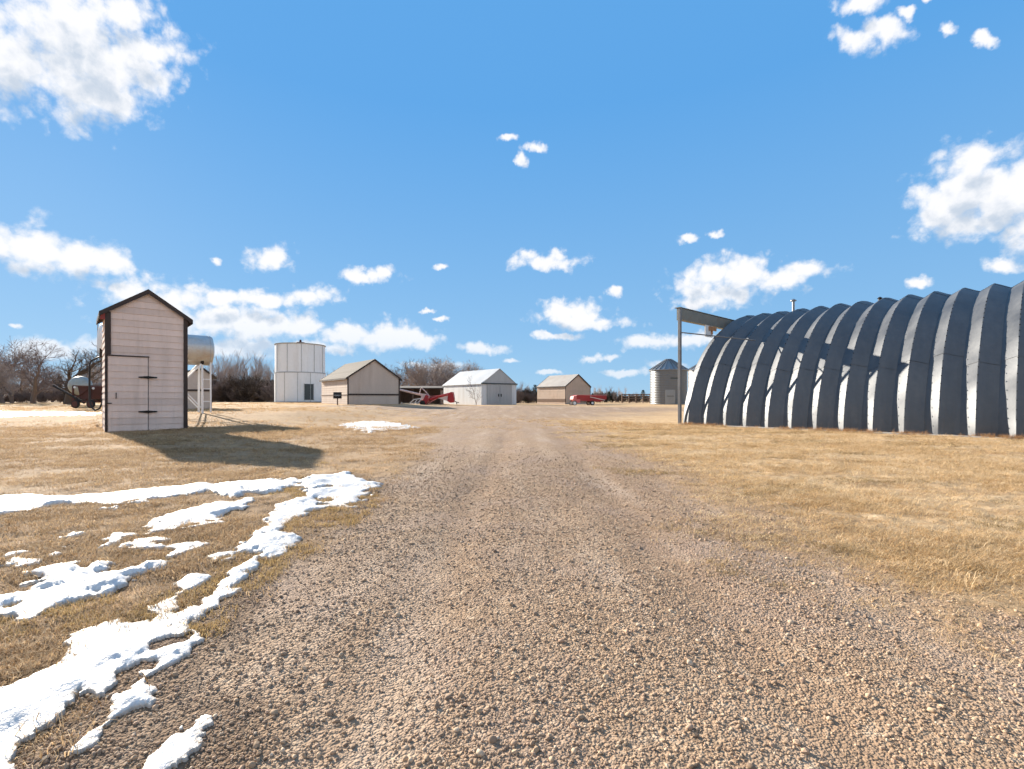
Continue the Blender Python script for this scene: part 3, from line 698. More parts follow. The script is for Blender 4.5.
grass(22000, 2.2, 22, 0.1, 1.4, 0.75, lambda X, Y: (rg.random(len(X)) < np.clip(5 * (fbm(X * 0.6, Y * 1.7, 0.9, 4, 57) - 0.54), 0, 1) * np.clip((1 - road_mask(X, Y)) * 2.2, 0, 1)) & (X > 1.4) & ~inq(X, Y), 0.7, 1.2,
      [tuft_proto(s + 80, M['olive_blade'], 24, 0.09, 0.008, 0.028, 3.0, 0.0018) for s in range(3)], 'olive_grass', 'olive brown matted grass in streaks beside the gravel drive')

grass(26000, 18, 62, -1.25, 0.75, 0.9, lambda X, Y: (rg.random(len(X)) < np.clip(1.15 - road_mask(X, Y), 0.06, 1) * np.clip(2.4 * fbm(X * 0.5, Y * 1.3, 0.35, 4, 54) - 0.7, 0.03, 1)) & ~inq(X, Y), 0.5, 1.15,
      [tuft_proto(s + 60, M['pale_blade'], 20, 0.13, 0.012, 0.05, 2.6, 0.004) for s in range(4)], 'yard_grass', 'pale dead grass scattered over the far yard')

def weeds(n, a, b, wide, lo, hi, name, label):
    t = rg.random(n); o = np.abs(rg.normal(0, wide, n)); d = np.array(b) - np.array(a); L_ = np.hypot(*d); nx = np.array([-d[1], d[0]]) / L_
    X = a[0] + d[0] * t + nx[0] * o; Y = a[1] + d[1] * t + nx[1] * o
    ok = rg.random(n) < np.clip(3 * fbm(X, Y, 1.2, 3, 91) - 0.9, 0, 1); X, Y = X[ok], Y[ok]
    scatter(name, np.stack([X, Y, ground_z(X, Y)], 1), rg.uniform(lo, hi, len(X)), np.stack([rg.normal(0, .2, len(X)), rg.normal(0, .2, len(X)), rg.random(len(X)) * 6.283], 1),
            [tuft_proto(s + 100, M['weed_blade'], 16, 0.05, 0.05, 0.16, 0.8, 0.0022) for s in range(4)], label, 'grass')
weeds(1500, (20.5, 8.1), (8.0, 22.3), 0.22, 0.6, 1.5, 'weed_growth', 'taller reddish brown dead weeds along the foot of the arch building')

# ---------------------------------------------------------------- buildings
AX = R(42.7)                                       # the farmstead grid: local x along the gables, local y back along the ridges
def lap_wall(mb, y, zs, lim, out):
    """horizontal lap boards on a wall facing -y at local y; lim(z) gives the x limits"""
    for z0, z1 in zip(zs[:-1], zs[1:]):
        a0, b0 = lim(z0); a1, b1 = lim(z1)
        if b0 - a0 < 0.02: continue
        mb.face([(a0, y - out, z0), (b0, y - out, z0), (b1, y - 0.003, z1), (a1, y - 0.003, z1)])
        mb.face([(a0, y, z0), (b0, y, z0), (b0, y - out, z0), (a0, y - out, z0)])
def lap_side(mb, x, zs, y0, y1, out, sgn):
    for z0, z1 in zip(zs[:-1], zs[1:]):
        q = [(x + sgn * out, y0, z0), (x + sgn * out, y1, z0), (x + sgn * 0.003, y1, z1), (x + sgn * 0.003, y0, z1)]
        mb.face(q if sgn > 0 else q[::-1])
        mb.face([(x, y0, z0), (x, y1, z0), (x + sgn * out, y1, z0), (x + sgn * out, y0, z0)])
def gable_lim(w, eave, apex):
    def f(z):
        if z <= eave: return 0.0, w
        t = min(1, (z - eave) / (apex - eave)); return w / 2 * t, w - w / 2 * t
    return f
def gable_shell(root, w, d, eave, apex, mat, board, out=0.02, base=-0.4):
    mb = MB()
    mb.prism([(0, base), (w, base), (w, eave), (w / 2, apex), (0, eave)], 'y', 0, d)
    n = int((apex - 0.0) / board); zs = [0.02 + i * board for i in range(n + 1)] + [apex]
    lap_wall(mb, 0, zs, gable_lim(w, eave, apex), out)
    zs2 = [z for z in zs if z < eave - 0.02] + [eave]
    lap_side(mb, 0, zs2, 0, d, out, -1); lap_side(mb, w, zs2, 0, d, out, 1)
    return mb.build('wall', mat, root)
def gable_roof(root, w, d, eave, apex, mat, side, front, thick, name='roof'):
    mb = MB(); sl = (apex - eave) / (w / 2); dz = 0.012
    e = eave - side * sl
    for s in (0, 1):
        X = (lambda x: x) if s == 0 else (lambda x: w - x)
        poly = [(X(-side), e + dz), (X(w / 2), apex + dz), (X(w / 2), apex + dz + thick), (X(-side), e + dz + thick)]
        if s: poly = poly[::-1]
        mb.prism(poly, 'y', -front, d + front)
    return mb.build(name, mat, root)
def rake_boards(parent, w, d, eave, apex, side, front, thick, height, mat, name='fascia', ends=(True, True), drop=0.0):
    mb = MB(); sl = (apex - eave) / (w / 2); e = eave - side * sl; t = 0.03
    for y in ([-front - t] if ends[0] else []) + ([d + front] if ends[1] else []):
        mb.prism([(-side - t, e - height + thick), (-side - t, e + thick + 0.02), (w / 2, apex + thick + 0.03), (w / 2, apex + thick - height)], 'y', y, y + t)
        mb.prism([(w + side + t, e + thick + 0.02), (w + side + t, e - height + thick), (w / 2, apex + thick - height), (w / 2, apex + thick + 0.03)], 'y', y + 0.001, y + t + 0.001)
    for x in (-side - t, w + side):
        mb.box((x, -front, e - height + thick), (x + t, d + front, e + thick + 0.012))
    return mb.build(name, mat, parent)

# tall narrow shed
bx_, by_ = G(106, 432); bz_ = gz(bx_, by_)
bz_ = min(bz_, gz(bx_ + 1.8, by_ + 1.7)) - 0.02
t = empty('tall_shed', (bx_, by_, bz_), AX, 'tall narrow pinkish beige lap sided shed with dark trim and a closed strap hinged door', 'shed')
W, D, EA, AP = 2.45, 2.6, 4.44, 5.32
gable_shell(t, W, D, EA, AP, M['siding'], 0.245, 0.024)
rf = gable_roof(t, W, D, EA, AP, M['dark_roof'], 0.17, 0.10, 0.06)
rake_boards(rf, W, D, EA, AP, 0.17, 0.10, 0.06, 0.15, M['brown_trim'])
mb = MB(); mb.box((-0.165, -0.09, EA - 0.32), (-0.03, -0.02, EA - 0.02)); mb.build('soffit_block', M['red_trim'], t, 0.006)
mb = MB(); mb.box((-0.035, -0.055, 2.86), (0.135, 0.02, EA - 0.015)); mb.box((-0.035, -0.05, -0.3), (0.04, 0.02, 2.855)); mb.build('corner_trim', M['brown_trim'], t, 0.006)
mb = MB(); mb.box((W - 0.10, -0.055, -0.3), (W + 0.035, 0.02, EA - 0.015)); mb.box((W, 0.022, -0.3), (W + 0.035, 0.13, EA)); mb.build('corner_trim', M['brown_trim'], t, 0.006)
dr = MB(); dr.box((0.06, -0.036, 0.04), (1.215, -0.002, 2.80))
lap_wall(dr, -0.036, [0.04 + 0.245 * i for i in range(12)][:-1] + [2.80], lambda z: (0.06, 1.215), 0.022)
door = dr.build('door', M['siding'], t)
mb = MB(); mb.box((1.2165, -0.030, 0.03), (1.236, -0.001, 2.80)); mb.build('door_gap', M['brown_trim'], door)
for z in (0.74, 2.05):
    mb = MB(); mb.prism([(0.93, z - 0.02), (1.22, z - 0.05), (1.5, z - 0.02), (1.5, z + 0.02), (1.22, z + 0.05), (0.93, z + 0.02)], 'y', -0.085, -0.062)
    mb.tube([(1.225, -0.085, z - 0.06), (1.225, -0.085, z + 0.06)], 0.018, 8); mb.build('hinge', M['black_iron'], door)
mb = MB(); mb.tube([(0.28, -0.06, 1.25), (0.28, -0.11, 1.27), (0.28, -0.11, 1.43), (0.28, -0.06, 1.45)], 0.014, 6); mb.build('handle', M['black_iron'], door)
mb = MB(); mb.box((0.03, -0.075, 1.05), (0.16, -0.06, 1.085)); mb.build('latch', M['black_iron'], door)
mb = MB(); mb.box((-0.03, -0.07, 2.81), (1.26, -0.003, 2.85)); mb.build('door_head_trim', M['brown_trim'], t, 0.004)

# other gabled sheds
def place(px, Y, zb): return (XP(px, Y), Y, zb)
def gable_shed(name, px, Y, py, w, d, eave, apex, wall_m, roof_m, label, board, side=0.2, front=0.15, fascia=True, cat='shed'):
    z = ZP(py, Y); r = empty(name, place(px, Y, z), R(37.8), label, cat)
    gable_shell(r, w, d, eave, apex, wall_m, board, 0.02, -0.6)
    rf = gable_roof(r, w, d, eave, apex, roof_m, side, front, 0.07)
    if fascia: rake_boards(rf, w, d, eave, apex, side, front, 0.07, 0.16, M['brown_trim'])
    return r
r = gable_shed('gabled_shed', 347.5, 48, 406.4, 5.6, 8.8, 2.95, 4.85, M['cream_siding'], M['shingle'], 'beige gabled shed with weathered brown shingle roof and a dark band across its gable', 0.24)
W, D, EA = 5.6, 8.8, 2.95
for x in (0, W):
    mb = MB(); s = -1 if x == 0 else 1
    mb.box((x - 0.10 if s > 0 else -0.03, -0.05, -0.3), (x + 0.03 if s > 0 else 0.10, 0.0, EA)); mb.build('corner_trim', M['brown_trim'], r)
mb = MB(); mb.box((0.102, -0.05, 1.12), (W - 0.102, -0.021, 1.30)); mb.build('band_board', M['brown_trim'], r)
mb = MB(); mb.box((-0.045, 0.0, 1.12), (-0.021, D, 1.22)); mb.build('band_board', M['old_wood'], r)
mb = MB(); mb.box((1.2, -0.45, -0.25), (5.0, -0.06, 0.12)); mb.build('footing', M['concrete'], r, 0.02)

r = gable_shed('metal_shed', 481.5, 60, 405.3, 5.61, 9.7, 2.72, 4.68, M['ribbed_white'], M['white_roof'], 'white ribbed metal shed with pale roof and tall grey double doors', 50, 0.12, 0.1, False)
W, D, EA, AP = 5.61, 9.7, 2.72, 4.68
mb = MB(); mb.prism([(0.02, EA + 0.14), (W - 0.02, EA + 0.14), (W / 2, AP - 0.03)], 'y', -0.04, -0.022); mb.build('gable_panel', M['grey_steel'], r)
mb = MB(); mb.box((-0.1, -0.16, EA - 0.02), (W + 0.1, -0.023, EA + 0.13)); mb.build('door_track', M['dark_panel'], r)
for x in (0.8, 2.83):
    mb = MB(); mb.box((x, -0.09, 0.05), (x + 1.98, -0.03, EA - 0.03))
    for i in range(8): mb.box((x + 0.08 + i * 0.235, -0.105, 0.07), (x + 0.14 + i * 0.235, -0.0895, EA - 0.06))
    dd = mb.build('door', M['grey_steel'], r)
    hb = MB(); hx = x + (1.8 if x < 2 else 0.18); hb.box((hx - 0.06, -0.14, 1.1), (hx + 0.06, -0.106, 1.45)); hb.build('handle', M['black_iron'], dd)
mb = MB(); mb.box((-0.03, -0.05, -0.4), (W + 0.03, -0.021, 0.03)); mb.build('sill', M['grey_steel'], r)

r = gable_shed('gabled_shed', 565.4, 66, 405, 4.98, 5.96, 2.62, 4.28, M['tan_siding'], M['tan_roof'], 'small tan gabled shed with pale roof standing behind the red hopper wagon', 0.24, 0.1, 0.1)
mb = MB(); mb.box((-0.05, 0.0, 0.45), (-0.021, 5.96, 0.85)); mb.build('band_board', M['old_wood'], r)
for x in (0, 4.98):
    mb = MB(); mb.box((x - 0.04, -0.045, -0.3), (x + 0.06, -0.0, 2.62)); mb.build('corner_trim', M['brown_trim'], r)

# grey shed behind the tank stand
Y0 = 32.0; z0 = ZP(408.5, 34)
r = empty('grey_shed', (XP(211.5, 34) - 0.735 * 4.2, 34 - 0.678 * 4.2, z0), AX, 'small grey dark trimmed shed half hidden behind the tall beige shed and tank stand', 'shed')
mb = MB(); poly = [(0, -0.6), (4.2, -0.6), (4.2, 2.35), (3.7, 2.75), (0, 1.95)]; mb.prism(poly, 'y', 0, 4)
zs = [0.02 + i * 0.24 for i in range(12)]
def lim_(z):
    lo = 0 if z <= 1.95 else (z - 1.95) / 0.8 * 3.7
    hi = 4.2 if z <= 2.35 else 4.2 - (z - 2.35) / 0.4 * 0.5
    return lo, hi
lap_wall(mb, 0, zs, lim_, 0.02); mb.build('wall', M['cream_siding'], r)
mb = MB(); mb.prism([(-0.2, 1.92), (3.72, 2.77), (4.5, 2.13), (4.5, 2.22), (3.72, 2.87), (-0.2, 2.02)], 'y', -0.15, 4.15); mb.build('roof', M['brown_trim'], r)
mb = MB(); mb.box((4.12, -0.05, -0.3), (4.22, 0.0, 2.3)); mb.build('corner_trim', M['brown_trim'], r)
mb = MB(); mb.box((0, -0.05, 1.22), (4.11, -0.021, 1.36)); mb.build('band_board', M['brown_trim'], r)

# low dark shed behind the auger
r = empty('lean_to', (XP(398, 60), 60, ZP(405, 60)), 0, 'low dark open fronted lean-to behind the red auger', 'shed')
mb = MB(); mb.box((0, 2.4, -0.3), (5.4, 2.5, 2.2)); mb.box((0, 0, -0.3), (0.1, 2.4, 2.2)); mb.box((5.3, 0, -0.3), (5.4, 2.4, 1.9)); mb.build('wall', M['old_wood'], r)
mb = MB(); mb.prism([(-0.3, 2.05), (2.6, 2.35), (2.6, 2.47), (-0.3, 2.17)], 'x', -0.2, 5.6); mb.build('roof', M['dark_roof'], r)
for x in (1.8, 3.6):
    mb = MB(); mb.box((x, 0.0, -0.3), (x + 0.14, 0.14, 2.12)); mb.build('post', M['old_wood'], r)

# white two-tier tank
Y0 = 72.0; zc = ZP(402.6, Y0)
r = empty('storage_tank', (XP(299, Y0), Y0 + 0.5, zc), R(12), 'big white round two tier metal tank with a small dark door panel', 'tank'); r.scale = (1.2, 1.2, 1.2)
RT = 2.98
mb = MB(); mb.lathe([(RT, 0.12), (RT, 3.68)], 48)
for a in range(0, 360, 45):
    pass
lo_t = mb.build('lower_tier', M['white_steel'], r)
def panel_seam(par, a, rr, z0, z1):
    q = R(a); b_ = MB(); b_.bar((rr * math.cos(q), rr * math.sin(q), z0), (rr * math.cos(q), rr * math.sin(q), z1), 0.045, 0.06, (math.cos(q), math.sin(q), 0)); b_.build('panel_seam', M['dark_seam'], par)
for a in (-133, -102, -72, -44, -160): panel_seam(lo_t, a - 12, RT, 0.12, 3.66)
mb = MB(); mb.lathe([(RT - 0.05, 3.74), (RT - 0.06, 7.25)], 48)
for a in range(0, 360, 45):
    pass
up_t = mb.build('upper_tier', M['white_steel'], r)
for a in (-150, -120, -88, -58, -30): panel_seam(up_t, a - 12 + 24, RT - 0.05, 3.76, 7.2)
mb = MB(); mb.lathe([(RT - 0.03, 3.66), (RT + 0.05, 3.68), (RT + 0.05, 3.76), (RT - 0.03, 3.78)], 48); mb.build('hoop', M['grey_steel'], r)
mb = MB(); mb.lathe([(RT + 0.0, 7.18), (RT + 0.03, 7.22), (RT + 0.03, 7.3), (1.6, 7.42), (0.5, 7.5), (0.05, 7.52)], 48)
rf = mb.build('roof', M['grey_steel'], r)
mb = MB(); mb.lathe([(0.55, 7.48), (0.5, 7.66), (0.14, 7.7), (0.12, 7.98), (0.02, 8.0)], 16); mb.build('cap', M['rust'], rf)
mb = MB(); mb.lathe([(RT + 0.25, -0.5), (RT + 0.25, 0.1), (RT - 0.1, 0.118)], 40); mb.build('skid', M['black_iron'], r)
q = R(-70) ; mb = MB()
for i in range(6):
    a0, a1 = R(-70 + i * 3.6), R(-70 + (i + 1) * 3.6)
    for (ra, rb) in ((RT + 0.03, RT + 0.03),):
        mb.face([(ra * math.cos(a0), ra * math.sin(a0), 0.35), (ra * math.cos(a1), ra * math.sin(a1), 0.35), (ra * math.cos(a1), ra * math.sin(a1), 2.3), (ra * math.cos(a0), ra * math.sin(a0), 2.3)])
mb.build('door', M['dark_panel'], r)
mb = MB()
for a0 in (-70, -48.4): mb.bar(((RT + .04) * math.cos(R(a0)), (RT + .04) * math.sin(R(a0)), 0.3), ((RT + .04) * math.cos(R(a0)), (RT + .04) * math.sin(R(a0)), 2.36), 0.06, 0.08)
mb.build('door_frame', M['grey_steel'], r)

# ribbed steel grain bins
def grain_bin(px, Y, py, rad_, wall_h, roof_h, label):
    r = empty('grain_bin', (XP(px, Y), Y, ZP(py, Y)), 0, label, 'grain bin', 'galvanised grain bins')
    mb = MB(); prof = []
    n = int(wall_h / 0.1)
    for i in range(n + 1): prof.append((rad_ + (0.012 if i % 2 else -0.012), i * wall_h / n))
    prof[0] = (rad_, -0.5); mb.lathe(prof, 40); mb.build('wall', M['bin_steel'], r)
    mb = MB(); mb.lathe([(rad_ + 0.16, wall_h - 0.05), (rad_ + 0.16, wall_h), (0.42, wall_h + roof_h * 0.88), (0.36, wall_h + roof_h * 0.9)], 40)
    for a in range(0, 360, 15):
        q = R(a); c, s = math.cos(q), math.sin(q)
        mb.bar(((rad_ + .14) * c, (rad_ + .14) * s, wall_h + 0.05), (0.44 * c, 0.44 * s, wall_h + roof_h * 0.88 + 0.04), 0.07, 0.1)
    rf = mb.build('roof', M['galv'], r)
    mb = MB(); mb.lathe([(0.4, wall_h + roof_h * 0.88), (0.4, wall_h + roof_h * 0.96), (0.46, wall_h + roof_h * 0.97), (0.1, wall_h + roof_h)], 20); mb.build('cap', M['grey_steel'], rf)
    dq = R(-103); c, s = math.cos(dq), math.sin(dq); tx, ty = -s, c
    mb = MB(); rr = rad_ + 0.03
    p = lambda u, o, z: (rr * c + tx * u + c * o, rr * s + ty * u + s * o, z)
    for (u0, u1, z0, z1, o) in ((-0.55, 0.55, 0.05, 1.75, 0.05),):
        P8 = [p(u0, -0.25, z0), p(u1, -0.25, z0), p(u1, o, z0), p(u0, o, z0), p(u0, -0.25, z1), p(u1, -0.25, z1), p(u1, o, z1), p(u0, o, z1)]
        for f in ((0, 3, 2, 1), (4, 5, 6, 7), (0, 1, 5, 4), (1, 2, 6, 5), (2, 3, 7, 6), (3, 0, 4, 7)): mb.face([P8[i] for i in f])
    dd = mb.build('door', M['galv'], r)
    mb = MB(); mb.bar(p(-0.4, 0.08, 1.0), p(0.4, 0.08, 1.0), 0.04, 0.05); mb.build('handle', M['black_iron'], dd)
    mb = MB(); q0 = R(-86)
    mb.bar(((rad_ + .03) * math.cos(q0 - .28), (rad_ + .03) * math.sin(q0 - .28), wall_h * 0.75), ((rad_ + .03) * math.cos(q0 + .2), (rad_ + .03) * math.sin(q0 + .2), wall_h * 0.75), 0.08, 0.16)
    mb.build('hatch', M['dark_panel'], r)
    return r
grain_bin(668.5, 58, 404.4, 2.16, 4.15, 1.42, 'round galvanised grain bin with ribbed cone roof in the open beside the tall steel post')
grain_bin(706, 72, 404, 2.6, 5.1, 1.6, 'grain bin mostly hidden behind the ribbed steel arch building')

# ---------------------------------------------------------------- arch building
QX, QY = XP(682.5, 22.35), 22.35
QA = math.atan2(0.655, 0.755)                       # local x across the span, local y back along the ridge towards -near
q_root = empty('arch_building', (QX, QY, -0.02), QA, 'long ribbed steel arch building with a square steel door frame at its far end', 'building')
PITCH, DEP, NR, HS, HT = 0.874, 0.235, 19, 7.4, 5.93
# local frame: x = s (across), y = towards the far end; so ribs run along -y
def arch(u):                                         # u in 0..1 along the curve; point and outward normal
    th = u * math.pi; c, s_ = math.cos(th), math.sin(th); e = 2 / 1.8
    x = HS - HS * math.copysign(abs(c) ** e, c); z = HT * abs(s_) ** e
    return x, z
def arch_tab(n):
    us = np.linspace(0, 1, 801); P = np.array([arch(u) for u in us])
    d = np.concatenate([[0], np.cumsum(np.hypot(*np.diff(P, axis=0).T))]); t = np.linspace(0, d[-1], n)
    X = np.interp(t, d, P[:, 0]); Z = np.interp(t, d, P[:, 1])
    tx = np.gradient(X, t); tz = np.gradient(Z, t); l = np.hypot(tx, tz)
    return X, Z, -tz / l, tx / l, t
prof = [(0.0, 0.0), (0.02, 0.02), (0.42, 0.96), (0.44, 1.0), (0.465, 0.98), (0.60, 0.72), (0.78, 0.36), (0.97, 0.02), (1.0, 0.0)]
mb = MB(); NSEG = 84
AXs, AZs, ANx, ANz, AT = arch_tab(NSEG + 1)
NPAN = 7                                             # sheets per arch, lapped like shingles
rq = random.Random(5)
for k in range(NR):
    y0 = 0.10 - k * PITCH
    off = rq.uniform(-0.05, 0.05); tl = AT[-1]
    cuts = sorted(np.clip([tl * (i / NPAN) + (rq.uniform(-0.35, 0.35) if 0 < i < NPAN else 0) for i in range(NPAN + 1)], 0, tl))
    for pi_ in range(NPAN):
        a, b_ = cuts[pi_], cuts[pi_ + 1]
        lift = 0.012 * (pi_ % 2) + (0.006 * (k % 2))
        nst = max(6, int((b_ - a) / 0.22)); ts = np.linspace(a - 0.05 if pi_ else a, b_ + 0.05 if pi_ < NPAN - 1 else b_, nst + 1)
        xs = np.interp(ts, AT, AXs); zs_ = np.interp(ts, AT, AZs); nx = np.interp(ts, AT, ANx); nz = np.interp(ts, AT, ANz)
        i0 = len(mb.v); m_ = len(prof)
        for j in range(nst + 1):
            dent = 0.012 * math.sin(ts[j] * 2.1 + k * 1.7) + 0.006 * math.sin(ts[j] * 6.3 + k)
            for (pt, ph) in prof:
                h = (ph - 1) * DEP + lift + (dent if 0.43 < pt < 0.95 else 0.4 * dent if 0.02 < pt < 0.43 else 0)
                mb.v.append((xs[j] + nx[j] * h, y0 - pt * PITCH, max(zs_[j] + nz[j] * h, -0.05)))
        for j in range(nst):
            for q in range(m_ - 1):
                a0 = i0 + j * m_ + q; mb.f.append((a0, a0 + 1, a0 + 1 + m_, a0 + m_)); mb.sm.append(q not in (1, 2))
# flat front lip of the first arch
shell = mb.build('arch_shell', M['quonset'], q_root)
mb = MB()                                            # bolts down each crest
for k in range(15):
    y0 = 0.10 - k * PITCH - 0.315 * PITCH
    for j in range(6):
        pass
mb = MB(); yy = 0.10
poly = [(float(x), float(max(z, 0))) for x, z in zip(AXs + ANx * -0.26, AZs + ANz * -0.26)]
mb.prism([(p[0], p[1]) for p in poly][::-1], 'y', 0.02, 0.06); mb.build('end_wall', M['grey_steel'], q_root)
mb = MB(); mb.prism([(p[0], p[1]) for p in poly][::-1], 'y', 0.1 - NR * PITCH + 0.1, 0.1 - NR * PITCH + 0.14); mb.build('end_wall', M['grey_steel'], q_root)
mb = MB(); mb.box((-0.16, 0.12 - NR * PITCH, -0.35), (0.22, 0.16, 0.055)); mb.box((14.6, 0.12 - NR * PITCH, -0.35), (14.96, 0.16, 0.055)); mb.build('foundation', M['concrete'], q_root, 0.01)
# bolt heads along the crests
mb = MB()
for k in range(NR):
    y0 = 0.10 - k * PITCH - 0.45 * PITCH
    for j in range(2, 22):
        tt = j * 0.3; x = np.interp(tt, AT, AXs); z = np.interp(tt, AT, AZs); a_ = np.interp(tt, AT, ANx); b_ = np.interp(tt, AT, ANz)
        c0 = Vector((x + a_ * 0.012, y0, z + b_ * 0.012)); mb.tube([c0, c0 + Vector((a_, 0, b_)) * 0.022], 0.017, 5)
bo = mb.build('bolt_heads', M['black_iron'], q_root); bo['kind'] = 'stuff'
# door frame at the far end: post, box beam running in over the arch, brace
PH = 5.55
mb = MB(); mb.box((0.05, 0.14, -0.3), (0.18, 0.27, PH)); mb.build('frame_post', M['post_steel'], q_root, 0.008)
mb = MB(); mb.box((0.182, 0.15, PH - 0.56), (14.7, 0.40, PH - 0.02)); mb.box((0.03, 0.13, PH), (14.9, 0.42, PH + 0.03)); mb.build('header_beam', M['rust_beam'], q_root)
mb = MB(); mb.box((14.8, 0.14, -0.3), (14.98, 0.30, PH)); mb.build('frame_post', M['post_steel'], q_root, 0.008)
mb = MB(); mb.box((2.55, 0.16, PH - 1.15), (3.3, 0.22, PH - 0.562)); mb.build('infill_panel', M['white_steel'], q_root)
mb = MB(); mb.box((2.85, 0.10, PH - 0.80), (3.6, 0.158, PH - 0.60)); mb.box((3.1, 0.105, PH - 0.98), (3.22, 0.155, PH - 0.80)); mb.build('wood_block', M['bare_wood'], q_root)
mb = MB(); mb.tube([(0.12, 0.2, 4.37), (0.16, 0.05, 4.36), (2.1, -2.45, 3.92)], 0.028, 8); mb.build('brace_pipe', M['post_steel'], q_root)
mb = MB(); mb.lathe([(0.065, 5.6), (0.065, 6.5), (0.15, 6.51), (0.15, 6.55), (0.03, 6.63)], 14, 'z', (7.6, -2.2, 0)); mb.build('vent_pipe', M['galv'], q_root)
xx, zz = 4.9, 5.42
mb = MB(); mb.lathe([(0.07, 5.3), (0.07, 5.80), (0.11, 5.81), (0.04, 5.88)], 12, 'z', (6.2, -6.25, 0.0)); mb.build('roof_vent', M['black_iron'], q_root)

# ---------------------------------------------------------------- tanks on stands
def lying_tank(root, L, rad_, z, mat, name='tank'):
    mb = MB(); prof = [(0.02, -0.06), (rad_ * 0.55, -0.04), (rad_ * 0.93, 0.05), (rad_, 0.16), (rad_, L - 0.16), (rad_ * 0.93, L - 0.05), (rad_ * 0.55, L + 0.04), (0.02, L + 0.06)]
    mb.lathe(prof, 36, 'x', (0, 0, z)); o = mb.build(name, mat, root)
    for x in (0.2, L - 0.2):
        mb = MB(); mb.lathe([(rad_ + 0.002, x - 0.02), (rad_ + 0.012, x - 0.018), (rad_ + 0.012, x + 0.018), (rad_ + 0.002, x + 0.02)], 36, 'x', (0, 0, z)); mb.build('weld_seam', M['grey_steel'], o)
    return o
Y1 = 27.0; X1 = XP(212, Y1); L1 = 3.0; rad1 = 0.84
ox, oy = X1 - 0.735 * L1, Y1 - 0.678 * L1; gzz = ZP(411, Y1); zc = ZP(351, Y1) - gzz
r = empty('fuel_tank', (ox, oy, gzz), AX, 'silver rust streaked fuel tank raised on a white metal stand behind the tall shed', 'tank')
tk = lying_tank(r, L1, rad1, zc, M['tank'])
zt = zc - rad1
mb = MB(); mb.lathe([(0.06, zc + rad1 - 0.02), (0.06, zc + rad1 + 0.12), (0.09, zc + rad1 + 0.13), (0.02, zc + rad1 + 0.18)], 10, 'z', (1.2, 0, 0)); mb.build('filler_cap', M['grey_steel'], tk)
for x in (0.35, L1 - 0.55):
    for y in (-0.55, 0.55):
        mb = MB(); mb.bar((x, y, -0.3), (x, y * 0.8, zt + 0.45), 0.09); mb.build('leg', M['white_paint'], r)
mb = MB(); mb.bar((L1 - 0.15, -0.5, -0.3), (L1 - 0.15, -0.45, zt + 0.36), 0.07); mb.build('ladder_rail', M['white_paint'], r)
for z in (0.55, 1.25, 1.78):
    mb = MB(); mb.bar((L1 - 0.55, -0.5, z), (L1 - 0.15, -0.48, z), 0.05); mb.build('crossbar', M['white_paint'], r)
for s in (-1, 1):
    mb = MB(); mb.bar((L1 - 0.6, s * 0.5, zt + 0.05), (0.5, s * 0.52, 0.35), 0.075); mb.build('brace', M['white_paint'], r)
    mb = MB(); mb.bar((0.42, s * 0.48, zt + 0.02), (L1 - 0.6, s * 0.50, 0.2), 0.06); mb.build('brace', M['white_paint'], r)
mb = MB(); mb.prism([(-0.62, zt + 0.40), (-0.5, zt + 0.02), (0.5, zt + 0.02), (0.62, zt + 0.40)], 'x', L1 - 0.62, L1 - 0.48); mb.build('saddle', M['black_iron'], r); mb = MB(); mb.prism([(-0.62, zt + 0.40), (-0.5, zt + 0.02), (0.5, zt + 0.02), (0.62, zt + 0.40)], 'x', 0.28, 0.42); mb.build('saddle', M['black_iron'], r)

Y2 = 22.6; X2 = XP(98.5, Y2); gz2 = gz(X2, Y2)
r = empty('fuel_tank', (X2, Y2, gz2), AX, 'pale fuel tank with hanging black hose, mostly hidden behind the tall shed', 'tank')
zc2 = ZP(340, Y2) - gz2; tk = lying_tank(r, 2.0, 0.8, zc2, M['white_steel']); zt2 = zc2 - 0.8
for x in (0.35, 1.6):
    for y in (-0.5, 0.5):
        mb = MB(); mb.bar((x, y, -0.3), (x, y * 0.8, zt2 + 0.4), 0.09); mb.build('leg', M['white_paint'], r)
mb = MB(); mb.prism([(-0.6, zt2 + 0.36), (-0.5, zt2 - 0.05), (0.5, zt2 - 0.05), (0.6, zt2 + 0.36)], 'x', 0.02, 0.30); mb.build('saddle', M['black_iron'], r)
def lw(px, py, Y):                                   # a photo point at depth Y in this tank's own frame
    v = Vector((XP(px, Y) - X2, Y - Y2, ZP(py, Y) - gz2)); v.rotate(Matrix.Rotation(-AX, 3, 'Z')); return v
pts = [lw(102, 356, 22.8), lw(97, 358, 22.5), lw(91, 361, 22.4), lw(89.6, 365, 22.4), lw(89.5, 385, 22.4), lw(89.6, 401, 22.4), lw(91.5, 407, 22.4), lw(95, 410.5, 22.4), lw(99.5, 408.5, 22.4), lw(102, 403, 22.4), lw(102.5, 396, 22.4)]
mb = MB(); mb.tube(pts, 0.04, 8); mb.build('hose', M['hose'], r)
mb = MB(); mb.tube([lw(97.8, 323, 22.5), lw(97.6, 340, 22.5), lw(97.8, 356, 22.5)], 0.022, 6); mb.build('sight_tube', M['grey_steel'], r)

